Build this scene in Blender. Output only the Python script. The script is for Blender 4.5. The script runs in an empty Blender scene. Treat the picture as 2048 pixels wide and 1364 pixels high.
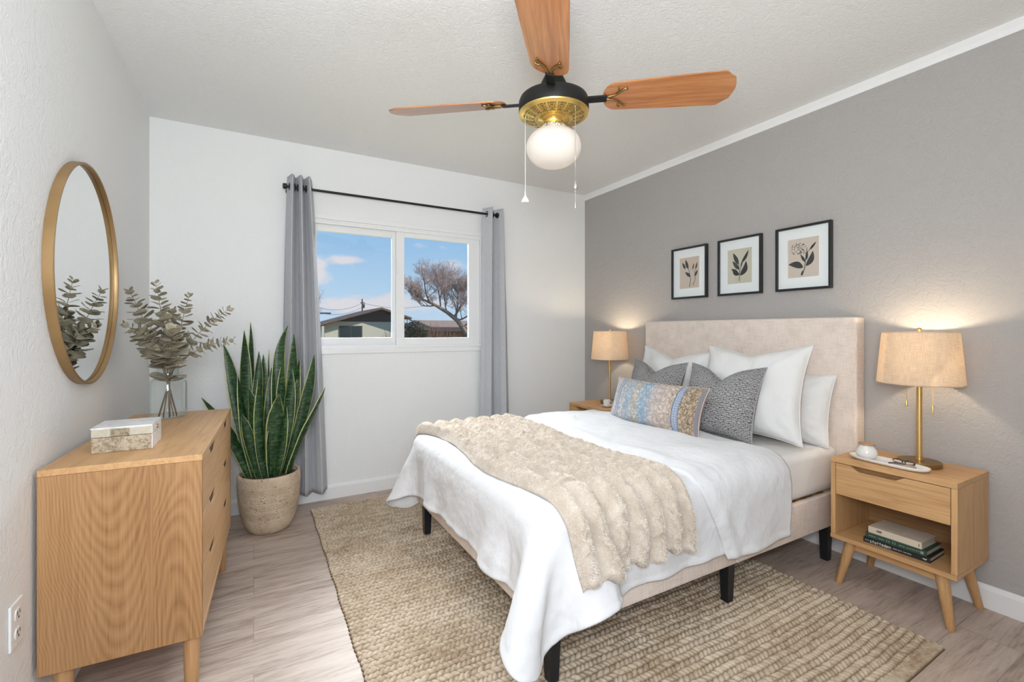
import bpy, bmesh, math, random
import numpy as np
from mathutils import Vector, Matrix, noise
C = bpy.context.scene.collection
PI = math.pi
sc = bpy.context.scene
sc.view_settings.view_transform = 'Standard'
sc.view_settings.look = 'None'
sc.view_settings.gamma = 1.0
sc.view_settings.use_curve_mapping = False
sc.view_settings.exposure = -0.1
sc.cycles.max_bounces = 9
sc.cycles.diffuse_bounces = 6
sc.cycles.glossy_bounces = 5
sc.cycles.transmission_bounces = 8
sc.cycles.transparent_max_bounces = 16
sc.cycles.sample_clamp_indirect = 6.0
sc.cycles.use_denoising = True
sc.cycles.caustics_refractive = False
sc.cycles.caustics_reflective = False

# ------------------------------------------------------------------ camera
cam = bpy.data.cameras.new('camera')
cam.sensor_width = 36.0
cam.lens = 917.0 / 2048 * 36
cam.shift_y = -0.01025
cam.clip_start = 0.02
cam.clip_end = 500
camo = bpy.data.objects.new('camera', cam)
C.objects.link(camo)
camo.location = (0, 0, 1.174)
camo.rotation_euler = (PI / 2, 0, math.radians(-29.4))
sc.camera = camo

# ------------------------------------------------------------------ node helper
class G:
    def __init__(s, tree):
        s.t = tree; s.t.nodes.clear()
    def n(s, typ, **kw):
        nd = s.t.nodes.new(typ)
        ins = kw.pop('i', {})
        for k, v in kw.items(): setattr(nd, k, v)
        for k, v in ins.items(): s.set(nd, k, v)
        return nd
    def set(s, nd, k, v):
        sock = nd.inputs[k]
        if isinstance(v, bpy.types.NodeSocket): s.t.links.new(v, sock)
        elif isinstance(v, bpy.types.Node): s.t.links.new(v.outputs[0], sock)
        else:
            if hasattr(sock.default_value, '__len__') and not hasattr(v, '__len__'): v = [v] * len(sock.default_value)
            if hasattr(v, '__len__') and len(sock.default_value) == 4 and len(v) == 3: v = (*v, 1)
            sock.default_value = v
    def m(s, op, a, b=0.0, c=0.0, clamp=False):
        nd = s.n('ShaderNodeMath', operation=op, use_clamp=clamp)
        s.set(nd, 0, a); s.set(nd, 1, b); s.set(nd, 2, c)
        return nd.outputs[0]
    def ramp(s, f, stops, interp='LINEAR'):
        nd = s.n('ShaderNodeValToRGB'); r = nd.color_ramp; r.interpolation = interp
        while len(r.elements) < len(stops): r.elements.new(0.5)
        for e, (p, c) in zip(r.elements, stops):
            e.position = p; e.color = (*c, 1) if len(c) == 3 else c
        s.set(nd, 0, f); return nd.outputs[0]
    def mix(s, f, a, b, blend='MIX'):
        nd = s.n('ShaderNodeMix', data_type='RGBA', blend_type=blend)
        s.set(nd, 0, f); s.set(nd, 6, a); s.set(nd, 7, b)
        return nd.outputs[2]
    def noise(s, vec, scale, detail=3, rough=0.5, dist=0.0, out=0):
        nd = s.n('ShaderNodeTexNoise', i={'Scale': scale, 'Detail': detail, 'Roughness': rough, 'Distortion': dist})
        if vec is not None: s.set(nd, 'Vector', vec)
        return nd.outputs[out]
    def vor(s, vec, scale, feature='F1', out=0, rnd=1.0):
        nd = s.n('ShaderNodeTexVoronoi', feature=feature, i={'Scale': scale, 'Randomness': rnd})
        if vec is not None: s.set(nd, 'Vector', vec)
        return nd.outputs[out]
    def wave(s, vec, scale, dist=0, detail=2, dscale=1, direction='X', profile='SIN', typ='BANDS'):
        nd = s.n('ShaderNodeTexWave', wave_type=typ, bands_direction=direction, wave_profile=profile,
                 i={'Scale': scale, 'Distortion': dist, 'Detail': detail, 'Detail Scale': dscale})
        s.set(nd, 'Vector', vec); return nd.outputs[1]
    def map(s, vec, scale=(1, 1, 1), loc=(0, 0, 0), rot=(0, 0, 0)):
        nd = s.n('ShaderNodeMapping', i={'Scale': scale, 'Location': loc, 'Rotation': rot})
        s.set(nd, 'Vector', vec); return nd.outputs[0]
    def coord(s, which='Object'):
        return s.n('ShaderNodeTexCoord').outputs[which]
    def xyz(s, vec):
        nd = s.n('ShaderNodeSeparateXYZ'); s.set(nd, 0, vec); return nd.outputs
    def bump(s, h, strength=0.3, dist=0.01, normal=None):
        nd = s.n('ShaderNodeBump', i={'Strength': strength, 'Distance': dist})
        s.set(nd, 'Height', h)
        if normal is not None: s.set(nd, 'Normal', normal)
        return nd.outputs[0]

# ------------------------------------------------------------------ world: daylight sky with puffy clouds
world = bpy.data.worlds.new('sky'); sc.world = world; world.use_nodes = True
g = G(world.node_tree)
gen = g.coord('Generated')
X_, Y_, Z_ = g.xyz(gen)
sky = g.ramp(Z_, [(0.0, (.60, .76, .93)), (0.08, (.50, .71, .93)), (0.2, (.33, .58, .89)), (0.5, (.15, .36, .75)), (1.0, (.11, .27, .62))])
az = g.m('ARCTAN2', X_, Y_)
nv = g.map(gen, (1, 1, 2.2))
nz = g.noise(nv, 34, 5, .62)
nz2 = g.noise(nv, 9, 5, .6)
tot = None
for a0, e0, sa, se, st in [(9.4, 8.2, 1.9, .55, 1.0), (6.3, 7.7, .9, .6, .9), (6.2, 6.3, 1.6, 1.0, 1.0), (9.3, 3.0, 3.2, .9, .9),
                           (14.6, 3.6, 1.5, .9, .55), (18.0, 10.3, 1.2, .35, .45), (20.7, 10.1, 1.0, .4, .45), (22, 8.0, 4, .9, .6), (19, 3.2, 9, 1.3, .6)]:
    da = g.m('DIVIDE', g.m('SUBTRACT', az, math.radians(a0)), math.radians(sa))
    de = g.m('DIVIDE', g.m('SUBTRACT', Z_, math.sin(math.radians(e0))), math.radians(se))
    r2 = g.m('ADD', g.m('MULTIPLY', da, da), g.m('MULTIPLY', de, de))
    v = g.m('MULTIPLY', g.m('EXPONENT', g.m('MULTIPLY', r2, -0.8)), st)
    tot = v if tot is None else g.m('ADD', tot, v)
cl = g.m('MULTIPLY', g.m('SUBTRACT', g.m('ADD', tot, g.m('MULTIPLY', g.m('SUBTRACT', nz, .5), 1.1)), .34), 2.2, clamp=True)
far = g.m('MULTIPLY', g.m('SUBTRACT', nz2, .56), 5, clamp=True)
far = g.m('MULTIPLY', far, g.m('LESS_THAN', Y_, 0.3))
cl = g.m('MAXIMUM', cl, far)
col = g.mix(cl, sky, (.80, .78, .84))
col = g.mix(g.m('LESS_THAN', Z_, -0.002), col, (.30, .28, .25))
bg = g.n('ShaderNodeBackground', i={'Color': col, 'Strength': 1.0})
g.n('ShaderNodeOutputWorld', i={'Surface': bg})

# ------------------------------------------------------------------ daylight and added fill lamps
def area(name, loc, target, sx, sy, power, color):
    l = bpy.data.lights.new(name, 'AREA'); l.shape = 'RECTANGLE'; l.size = sx; l.size_y = sy; l.energy = power; l.color = color
    o = bpy.data.objects.new(name, l); C.objects.link(o); o.location = loc
    o.rotation_euler = (Vector(target) - Vector(loc)).to_track_quat('-Z', 'Y').to_euler()
    return o
sun = bpy.data.lights.new('sun', 'SUN'); sun.energy = 4.0; sun.angle = math.radians(1.0); sun.color = (1, .95, .86)
suno = bpy.data.objects.new('sun', sun); C.objects.link(suno)
suno.rotation_euler = Vector((-.75, .55, -.62)).to_track_quat('-Z', 'Y').to_euler()
# bright sky high above the street seen by the window, and an unseen fill lamp added behind the camera
area('window_daylight', (1.0, 9.0, 5.4), (1.0, 3.4, 1.5), 7.0, 3.6, 3500, (.91, .955, 1.0))
area('rear_fill', (.12, -.42, 1.15), (.9, 3.0, 1.4), 1.1, 2.0, 9, (.93, .965, 1.0))
area('ceiling_fill', (-.10, -.14, 1.45), (.75, 1.75, 2.44), .5, .5, 52, (.90, .955, 1.0))     # unseen lamp added to brighten the ceiling, like a bounced flash

# ------------------------------------------------------------------ mesh helpers
class MB:
    """collects shapes of ONE part, then links them as one mesh object"""
    def __init__(s): s.v = []; s.f = []; s.uv = None
    def add(s, vs, fs, M=None):
        o = len(s.v)
        s.v += [tuple(M @ Vector(v)) if M is not None else tuple(v) for v in vs]
        s.f += [tuple(o + i for i in f) for f in fs]
        return s
    def box(s, a, b, bev=0.0, seg=2, M=None):
        bm = bmesh.new(); bmesh.ops.create_cube(bm, size=1)
        for v in bm.verts: v.co = Vector([(a[i] + b[i]) / 2 + v.co[i] * (b[i] - a[i]) for i in range(3)])
        if bev: bmesh.ops.bevel(bm, geom=bm.edges[:], offset=bev, segments=seg, affect='EDGES', profile=.5)
        s.bm(bm, M); return s
    def bm(s, bm, M=None):
        bm.verts.index_update()
        s.add([v.co[:] for v in bm.verts], [[v.index for v in f.verts] for f in bm.faces], M); bm.free()
    def lathe(s, prof, seg=32, M=None, cap=True):
        n = len(prof); vs = []; fs = []
        for i in range(seg):
            a = 2 * PI * i / seg
            for r, z in prof: vs.append((r * math.cos(a), r * math.sin(a), z))
        for i in range(seg):
            j = (i + 1) % seg
            for k in range(n - 1): fs.append((i * n + k, j * n + k, j * n + k + 1, i * n + k + 1))
        if cap:
            if prof[0][0] > 1e-6: fs.append([i * n for i in range(seg)][::-1])
            if prof[-1][0] > 1e-6: fs.append([i * n + n - 1 for i in range(seg)])
        s.add(vs, fs, M); return s
    def tube(s, pts, r, seg=8, cap=True, M=None):
        pts = [Vector(p) for p in pts]; n = len(pts)
        rs = r if hasattr(r, '__len__') else [r] * n
        vs = []; fs = []
        t = (pts[1] - pts[0]).normalized(); up = Vector((0, 0, 1)) if abs(t.z) < .9 else Vector((1, 0, 0))
        u = t.cross(up).normalized()
        for i, p in enumerate(pts):
            t = (pts[min(i + 1, n - 1)] - pts[max(i - 1, 0)]).normalized()
            u = (u - t * u.dot(t)).normalized(); w = t.cross(u)
            for k in range(seg):
                a = 2 * PI * k / seg; vs.append(tuple(p + (u * math.cos(a) + w * math.sin(a)) * rs[i]))
        for i in range(n - 1):
            for k in range(seg):
                l = (k + 1) % seg; fs.append((i * seg + k, i * seg + l, (i + 1) * seg + l, (i + 1) * seg + k))
        if cap: fs.append(list(range(seg))[::-1]); fs.append([(n - 1) * seg + k for k in range(seg)])
        s.add(vs, fs, M); return s
    def prism(s, poly, axis, a, b, bev=0.0, M=None):
        """poly: 2D outline, extruded along axis from a to b (2D coords are the other two axes in order)"""
        def p3(p, h):
            q = list(p); q.insert(axis, h); return q
        n = len(poly)
        vs = [p3(p, a) for p in poly] + [p3(p, b) for p in poly]
        fs = [list(range(n))[::-1], [n + i for i in range(n)]] + [(i, (i + 1) % n, n + (i + 1) % n, n + i) for i in range(n)]
        bm = bmesh.new(); bv = [bm.verts.new(v) for v in vs]
        for f in fs: bm.faces.new([bv[i] for i in f])
        bmesh.ops.recalc_face_normals(bm, faces=bm.faces[:])
        if bev: bmesh.ops.bevel(bm, geom=bm.edges[:], offset=bev, segments=2, affect='EDGES', profile=.5)
        s.bm(bm, M); return s
    def grid(s, P, closed_u=False, flip=False):
        nu, nv = len(P), len(P[0]); vs = [tuple(p) for row in P for p in row]; fs = []
        for i in range(nu if closed_u else nu - 1):
            i2 = (i + 1) % nu
            for j in range(nv - 1):
                q = (i * nv + j, i2 * nv + j, i2 * nv + j + 1, i * nv + j + 1)
                fs.append(q[::-1] if flip else q)
        s.add(vs, fs); return s
    def build(s, name, mat, parent=None, smooth=False, angle=None, loc=None, label=None):
        me = bpy.data.meshes.new(name); me.from_pydata(s.v, [], s.f); me.update()
        bm = bmesh.new(); bm.from_mesh(me); bmesh.ops.recalc_face_normals(bm, faces=bm.faces[:]); bm.to_mesh(me); bm.free()
        o = bpy.data.objects.new(name, me); C.objects.link(o)
        if mat: me.materials.append(mat)
        if smooth: me.polygons.foreach_set('use_smooth', [True] * len(me.polygons))
        if smooth and angle is not None:
            try: me.set_sharp_from_angle(angle=math.radians(angle))
            except Exception: pass
        if parent is not None: o.parent = parent
        if loc: o.location = loc
        if label: o['label'] = label
        return o

def thing(name, label, cat, loc=(0, 0, 0), rz=0.0, group=None):
    o = bpy.data.objects.new(name, None); C.objects.link(o); o.empty_display_size = .05
    o.location = loc; o.rotation_euler = (0, 0, rz); o['label'] = label; o['category'] = cat
    if group: o['group'] = group
    return o
def tag(o, label, cat, group=None, kind=None):
    o['label'] = label; o['category'] = cat
    if group: o['group'] = group
    if kind: o['kind'] = kind
    return o
def struct(o): o['kind'] = 'structure'; return o
def dup(root, loc, rz=None, label=None):
    r = root.copy(); C.objects.link(r); r.location = loc
    if rz is not None: r.rotation_euler = (0, 0, rz)
    if label: r['label'] = label
    for ch in list(root.children):
        c = ch.copy(); C.objects.link(c); c.parent = r
        for gg in ch.children:
            d = gg.copy(); C.objects.link(d); d.parent = c
    return r
T = Matrix.Translation
def Rot(a, ax): return Matrix.Rotation(math.radians(a), 4, ax)
def frame_dirs(d, up=Vector((0, 0, 1))):
    d = d.normalized(); s = d.cross(up)
    if s.length < 1e-4: s = d.cross(Vector((0, 1, 0)))
    s.normalize(); return d, s, s.cross(d)

# ------------------------------------------------------------------ materials
def mat(name, color=(.8, .8, .8), rough=.5, metal=0.0, spec=.5, fn=None, **extra):
    m = bpy.data.materials.new(name); m.use_nodes = True
    g = G(m.node_tree)
    b = g.n('ShaderNodeBsdfPrincipled', i={'Base Color': color, 'Roughness': rough, 'Metallic': metal, 'Specular IOR Level': spec})
    for k, v in extra.items(): g.set(b, k.replace('_', ' '), v)
    g.n('ShaderNodeOutputMaterial', i={'Surface': b})
    if fn: fn(g, b)
    return m
def wall_mat(name, color, bump=.35, scale=26, rough=.75):
    def fn(g, b):
        o = g.coord('Object')
        w = g.noise(o, 3, 2, .5, out=1)
        v = g.n('ShaderNodeVectorMath', operation='MULTIPLY_ADD'); g.set(v, 0, w); g.set(v, 1, (.06, .06, .06)); g.set(v, 2, o)
        a = g.noise(v.outputs[0], scale, 3, .55, 1.4)
        h = g.ramp(a, [(.40, (0, 0, 0)), (.52, (1, 1, 1)), (.60, (.55, .55, .55)), (.75, (.9, .9, .9))])
        fine = g.noise(o, 160, 2, .5)
        hh = g.m('ADD', h, g.m('MULTIPLY', fine, .25))
        g.set(b, 'Normal', g.bump(hh, bump, .004))
    return mat(name, color, rough, spec=.25, fn=fn)
def oak(name, axis, light=(.60, .355, .165), dark=(.41, .215, .088), cathedral=0.0, rough=.42, grain=1.0):
    """axis: direction the grain runs (object space)"""
    def fn(g, b):
        o = g.coord('Object')
        s = [9.0, 9.0, 9.0]; s[axis] = .75
        v = g.map(o, s)
        n1 = g.noise(v, 1.0, 4, .55, .4)
        rings = g.m('FRACT', g.m('MULTIPLY', n1, 9.0))
        tri = g.m('ABSOLUTE', g.m('SUBTRACT', rings, .5))
        s2 = [150.0, 150.0, 150.0]; s2[axis] = 4.0
        fib = g.noise(g.map(o, s2), 1.0, 3, .6)
        s3 = [3.0, 3.0, 3.0]; s3[axis] = .5
        big = g.noise(g.map(o, s3), 1.0, 2, .5)
        f = g.m('ADD', g.m('MULTIPLY', tri, .55 * grain), g.m('ADD', g.m('MULTIPLY', fib, .6), g.m('MULTIPLY', big, .35)))
        c = g.ramp(f, [(.30, dark), (.52, tuple((a + 2 * b_) / 3 for a, b_ in zip(dark, light))), (.75, light), (1.0, tuple(min(1, x * 1.12) for x in light))])
        g.set(b, 'Base Color', c)
        g.set(b, 'Normal', g.bump(g.m('ADD', fib, g.m('MULTIPLY', tri, .4)), .12, .002))
    return mat(name, light, rough, spec=.4, fn=fn)
def weave(name, c1, c2, scale=420, rough=.9, bump=.35, slub=.5, vec='Object', **extra):
    def fn(g, b):
        o = g.coord(vec)
        a = g.noise(g.map(o, (scale * .05, scale, scale)), 1.0, 2, .6)
        bb = g.noise(g.map(o, (scale, scale * .05, scale * .05)), 1.0, 2, .6)
        c = g.noise(g.map(o, (scale, scale, scale * .06)), 1.0, 2, .6)
        d = g.noise(g.map(o, (scale, scale * .06, scale)), 1.0, 2, .6)
        f = g.m('MULTIPLY', g.m('ADD', g.m('ADD', a, bb), g.m('ADD', c, d)), .25)
        col = g.ramp(f, [(.5 - .1 * slub - .04, c2), (.5 + .1 * slub, c1)])
        g.set(b, 'Base Color', col)
        g.set(b, 'Normal', g.bump(f, bump, .003))
    return mat(name, c1, rough, spec=.15, fn=fn, **extra)
def linen(name, color, rough=.9, wr=.5, big=9.0, **extra):
    def fn(g, b):
        o = g.coord('Object')
        w = g.noise(g.map(o, (1, 1, .55)), big, 4, .5, .8)
        w2 = g.noise(o, big * 4.5, 3, .5, .6)
        f = g.noise(o, 500, 2, .5)
        h = g.m('ADD', g.m('MULTIPLY', w, 1.0), g.m('ADD', g.m('MULTIPLY', w2, .22), g.m('MULTIPLY', f, .015)))
        g.set(b, 'Normal', g.bump(h, wr, .03))
    return mat(name, color, rough, spec=.15, fn=fn, **extra)

M = {}
M['white_wall'] = wall_mat('white_wall', (.82, .825, .82), bump=.22)
M['grey_wall'] = wall_mat('grey_wall', (.415, .395, .38), bump=.34)
M['ceiling'] = wall_mat('ceiling_paint', (.80, .80, .79), bump=.36, scale=34)
M['trim'] = mat('trim_paint', (.82, .82, .82), .45)
M['vinyl'] = mat('window_vinyl', (.83, .83, .83), .35)
M['black_metal'] = mat('black_metal', (.012, .012, .013), .4, 0.3)
M['black_leg'] = mat('black_leg', (.01, .011, .014), .35)
M['brass'] = mat('brass', (.78, .52, .20), .28, 1.0)
M['dark_brass'] = mat('aged_brass', (.36, .235, .10), .38, 1.0)
M['chrome'] = mat('nickel', (.7, .69, .66), .25, 1.0)
M['oak_x'] = oak('oak_grain_along_x', 0)
M['oak_y'] = oak('oak_grain_along_y', 1)
M['oak_z'] = oak('oak_grain_along_z', 2)
M['oak_leg'] = oak('oak_leg', 2, grain=.4)
# ================================================================== ROOM
XL, XR, YF, YB, H = -.537, 2.71, 3.415, -.30, 2.44
def floor_fn(g, b):
    o = g.coord('Object')
    # planks run along X: 1.22 m long, 0.18 m wide
    br = g.n('ShaderNodeTexBrick', offset=.37, offset_frequency=2, squash=1.0,
             i={'Color1': (0, 0, 0), 'Color2': (1, 1, 1), 'Mortar': (.5, .5, .5), 'Scale': 1.0, 'Mortar Size': .0016, 'Mortar Smooth': .2, 'Bias': 0.0, 'Brick Width': 1.22, 'Row Height': .18})
    g.set(br, 'Vector', o)
    tone = br.outputs[0]; gap = br.outputs[1]
    off = g.n('ShaderNodeCombineXYZ'); g.set(off, 2, g.m('MULTIPLY', tone, 7.0)); g.set(off, 0, g.m('MULTIPLY', tone, 3.0))
    v = g.n('ShaderNodeVectorMath', operation='ADD'); g.set(v, 0, o); g.set(v, 1, off.outputs[0])
    a = g.noise(g.map(v.outputs[0], (1.6, 14, 3)), 1.0, 5, .6, .9)
    f = g.noise(g.map(v.outputs[0], (9, 110, 3)), 1.0, 4, .65, .4)
    k = g.noise(g.map(v.outputs[0], (4, 34, 3)), 1.0, 4, .7, 1.2)
    s = g.m('ADD', g.m('MULTIPLY', a, .45), g.m('ADD', g.m('MULTIPLY', f, .35), g.m('MULTIPLY', k, .30)))
    c = g.ramp(s, [(.39, (.20, .14, .105)), (.485, (.38, .29, .235)), (.56, (.50, .40, .335)), (.68, (.60, .50, .43))])
    c = g.mix(g.m('MULTIPLY', g.m('SUBTRACT', tone, .2), .22), c, (.34, .265, .215))
    c = g.mix(g.m('MULTIPLY', gap, .3), c, (.10, .07, .055))
    g.set(b, 'Base Color', c)
    g.set(b, 'Roughness', g.m('ADD', g.m('MULTIPLY', f, .2), .36))
    g.set(b, 'Normal', g.bump(g.m('SUBTRACT', g.m('MULTIPLY', f, .6), g.m('MULTIPLY', gap, .8)), .12, .002))
M['floor'] = mat('laminate_floor', (.3, .22, .18), .45, spec=.4, fn=floor_fn)
struct(MB().box((XL - .1, YB - .1, -.12), (XR + .1, YF + .12, 0)).build('floor', M['floor']))
struct(MB().box((XL - .1, YB - .1, H), (XR + .1, YF + .12, H + .15)).build('ceiling', M['ceiling']))
struct(MB().box((XL - .1, YB - .1, 0), (XL, YF + .12, H)).build('wall_left', M['white_wall']))
struct(MB().box((XR, YB - .1, 0), (XR + .1, YF + .12, H)).build('wall_right', M['grey_wall']))
WX0, WX1, WZ0, WZ1 = .335, 1.645, 1.03, 1.955
w = MB()
w.box((XL, YF, 0), (XR, YF + .12, WZ0)).box((XL, YF, WZ1), (XR, YF + .12, H)).box((XL, YF, WZ0), (WX0, YF + .12, WZ1)).box((WX1, YF, WZ0), (XR, YF + .12, WZ1))
struct(w.build('wall_front', M['white_wall']))
DX0, DX1, DZ = -.45, .72, 2.15     # unseen opening added behind the camera to let the fill lamp in
w = MB()
w.box((XL, YB - .1, 0), (DX0, YB, H)).box((DX1, YB - .1, 0), (XR, YB, H)).box((DX0, YB - .1, DZ), (DX1, YB, H))
struct(w.build('wall_back', M['white_wall']))
# trim
prof = [(0, .0), (-.012, .0), (-.012, -.03), (-.006, -.05), (0, -.05)]
w = MB(); w.prism([(XR + a, H + b) for a, b in prof], 1, YB, YF); struct(w.build('trim_1', M['trim']))
def base_prof(h=.098, t=.013): return [(0, 0), (t, 0), (t, h - .02), (t * .75, h - .008), (t * .35, h), (0, h)]
w = MB(); w.prism([(YF - a, b) for a, b in base_prof()], 0, XL + .013, XR - .013); struct(w.build('baseboard_front', M['trim']))
w = MB(); w.prism([(XR - a, b) for a, b in base_prof()], 1, YB, YF); struct(w.build('baseboard_right', M['trim']))
w = MB(); w.prism([(XL + a, b) for a, b in base_prof()], 1, YB, YF); struct(w.build('baseboard_left', M['trim']))

# ------------------------------------------------------------------ window
def glass_fn(g, b):
    out = [n for n in g.t.nodes if n.type == 'OUTPUT_MATERIAL'][0]
    fr = g.n('ShaderNodeFresnel', i={'IOR': 1.45})
    tr = g.n('ShaderNodeBsdfTransparent', i={'Color': (.97, .98, .98)})
    gl = g.n('ShaderNodeBsdfGlossy', i={'Roughness': .0, 'Color': (1, 1, 1)})
    mx = g.n('ShaderNodeMixShader'); geo = g.n('ShaderNodeNewGeometry'); g.set(mx, 0, g.m('MULTIPLY', fr.outputs[0], g.m('SUBTRACT', 1.0, geo.outputs['Backfacing'])))
    g.t.links.new(tr.outputs[0], mx.inputs[1]); g.t.links.new(gl.outputs[0], mx.inputs[2])
    g.t.links.new(mx.outputs[0], out.inputs['Surface'])
M['pane'] = mat('window_glass', fn=glass_fn)
win = bpy.data.objects.new('window_1', None); C.objects.link(win); struct(win)
def ring(mb, x0, x1, z0, z1, y0, y1, wl, wr, wb, wt, bev=.002):
    mb.box((x0, y0, z0), (x0 + wl, y1, z1), bev).box((x1 - wr, y0, z0), (x1, y1, z1), bev)
    mb.box((x0 + wl, y0, z0), (x1 - wr, y1, z0 + wb), bev).box((x0 + wl, y0, z1 - wt), (x1 - wr, y1, z1), bev)
m = MB(); ring(m, WX0 - .045, WX1 + .02, WZ0 - .02, WZ1 + .022, YF - .016, YF - .0005, .05, .045, .035, .03)
m.build('window_casing', M['trim'], win)
m = MB(); ring(m, WX0, WX1, WZ0, WZ1, YF + .001, YF + .11, .018, .02, .02, .022)
m.box((.93, YF + .052, WZ0 + .02), (.955, YF + .10, WZ1 - .022), .002)
m.box((WX0 + .018, YF + .004, WZ0 + .02), (WX1 - .02, YF + .018, WZ0 + .034), .001).box((WX0 + .018, YF + .004, WZ1 - .036), (WX1 - .02, YF + .018, WZ1 - .022), .001)
m.build('window_frame', M['vinyl'], win)
m = MB(); ring(m, .353, .935, 1.05, 1.933, YF + .056, YF + .088, .032, .022, .072, .055)
sa = m.build('window_sash', M['vinyl'], win)
m = MB().box((.38, YF + .07, 1.12), (.915, YF + .074, 1.88)); m.build('pane', M['pane'], sa)
m = MB(); ring(m, .935, 1.623, 1.052, 1.931, YF + .020, YF + .050, .062, .093, .066, .045)
sb = m.build('window_sash', M['vinyl'], win)
m = MB().box((.99, YF + .033, 1.11), (1.535, YF + .037, 1.89)); m.build('pane', M['pane'], sb)
m = MB().box((.938, YF + .008, 1.60), (.952, YF + .021, 1.72), .004).box((.936, YF + .008, 1.13), (.948, YF + .021, 1.22), .004)
m.build('window_latch', M['vinyl'], sb)

# ------------------------------------------------------------------ outlets
def outlet(loc, rz, label):
    t = thing('power_outlet', label, 'outlet', loc, rz)
    MB().box((-.036, -.006, -.058), (.036, 0, .058), .003).build('cover_plate', M['trim'], t)
    for z in (-.024, .024):
        s = MB().prism([(.0165 * math.cos(a), z + min(.0145, max(-.0145, .0175 * math.sin(a)))) for a in [2 * PI * k / 24 for k in range(24)]], 1, -.0085, -.005).build('socket', M['outlet_in'], t)
        h = MB().box((-.0075, -.0092, z - .001), (-.0055, -.0084, z + .009)).box((.0055, -.0092, z), (.0075, -.0092 + .0008, z + .0085))
        h.lathe([(.0, 0), (.0028, 0), (.0028, .0008), (0, .0008)], 10, T((0, -.0084, z - .0075)) @ Rot(90, 'X')).build('slot', M['black_metal'], s)
    return t
M['outlet_in'] = mat('outlet_face', (.74, .74, .73), .35)
outlet((1.08, YF - .0005, .325), 0, 'white power outlet on the wall below the window beside the bed')
outlet((XL + .0005, 1.655, .42), -PI / 2 + PI, 'white power outlet low on the left wall beside the dresser')

# ================================================================== OUTSIDE
def grass_fn(g, b):
    n = g.noise(g.coord('Object'), 1.5, 5, .6)
    g.set(b, 'Base Color', g.ramp(n, [(.3, (.12, .13, .05)), (.6, (.30, .27, .15)), (.8, (.4, .36, .25))]))
M['ground'] = mat('dry_ground', (.3, .27, .2), .95, fn=grass_fn)
struct(MB().box((-60, YF + .2, -.7), (110, 130, -.5)).build('ground', M['ground']))
M['stucco'] = mat('cream_siding', (.68, .64, .52), .9)
def roof_fn(g, b):
    o = g.coord('Object'); n = g.noise(g.map(o, (1, 1, 8)), 3, 3, .6)
    g.set(b, 'Base Color', g.ramp(n, [(.3, (.14, .09, .075)), (.7, (.24, .165, .14))]))
M['roof'] = mat('brown_shingles', (.2, .13, .11), .9, fn=roof_fn)
M['roof2'] = mat('tan_shingles', (.42, .28, .20), .9)
M['gable'] = mat('gable_boards', (.10, .082, .085), .9)
M['darkglass'] = mat('dark_glass', (.03, .045, .05), .15)
M['brownwall'] = mat('brown_siding', (.27, .18, .13), .9)

# house with a low gable, facing the window.  width runs along X
hx0, hx1, hy, hz0, eave, peak, pkx = 5.0, 12.7, 43.0, -.5, 1.95, 3.28, 10.1
house = thing('neighbor_house', 'cream house with a dark low gable seen through the left window pane', 'house', (10, hy + 4, -.5))
def hb(mb, name, mt, par=house, off=(10, hy + 4, -.5)):
    mb.v = [(x - off[0], y - off[1], z - off[2]) for x, y, z in mb.v]; return mb.build(name, mt, par)
hb(MB().prism([(hx0 + .4, hz0), (hx1 - .6, hz0), (hx1 - .6, 2.3), (pkx, peak - .18), (hx0 + .4, eave - .3)], 1, hy, hy + 9), 'house_wall', M['stucco'])
hb(MB().prism([(hx0 + 1.4, 1.98), (hx1 - .6, 1.98), (hx1 - .6, 2.3), (pkx, peak - .20)], 1, hy - .06, hy - .01), 'gable_panel', M['gable'])
hb(MB().prism([(hx0 - .4, eave - .28), (pkx, peak), (hx1 + .1, 2.42), (hx1 + .1, 2.24), (pkx, peak - .18), (hx0 - .4, eave - .46)], 1, hy - 1.1, hy + 9.6), 'roof', M['roof'])
wf = hb(MB().box((6.6, hy - .05, .48), (8.6, hy + .02, 1.6)), 'window_frame', M['gable'])
hb(MB().box((6.7, hy - .07, .56), (7.6, hy - .04, 1.52)).box((7.68, hy - .07, .56), (8.5, hy - .04, 1.52)), 'window_pane', M['darkglass'], wf, (10, hy + 4, -.5)).parent = wf
hb(MB().box((5.05, hy - 1.0, -.5), (5.25, hy - .8, 1.55)), 'porch_post', M['stucco'])
# second house, brown, behind the tree
h2 = thing('neighbor_house', 'brown house with a long tan roof behind the leaning bare tree', 'house', (19, 36, -.5))
def h2b(mb, name, mt, par=h2): return hb(mb, name, mt, par, (19, 36, -.5))
h2b(MB().box((12.0, 33.2, -.5), (30, 40, 1.25)), 'house_wall', M['brownwall'])
h2b(MB().prism([(32.4, 1.28), (32.4, 1.45), (36.5, 2.02), (40.8, 1.45), (40.8, 1.28)], 0, 11.4, 31), 'roof', M['roof2'])
h2b(MB().box((11.4, 32.35, 1.12), (31, 32.5, 1.42)), 'fascia', M['gable'])
f2 = h2b(MB().box((17.3, 33.1, .35), (21.6, 33.22, 1.08)), 'window_frame', M['trim'])
h2b(MB().box((17.45, 33.06, .45), (21.45, 33.12, .98)), 'window_pane', M['darkglass'], f2)

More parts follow.
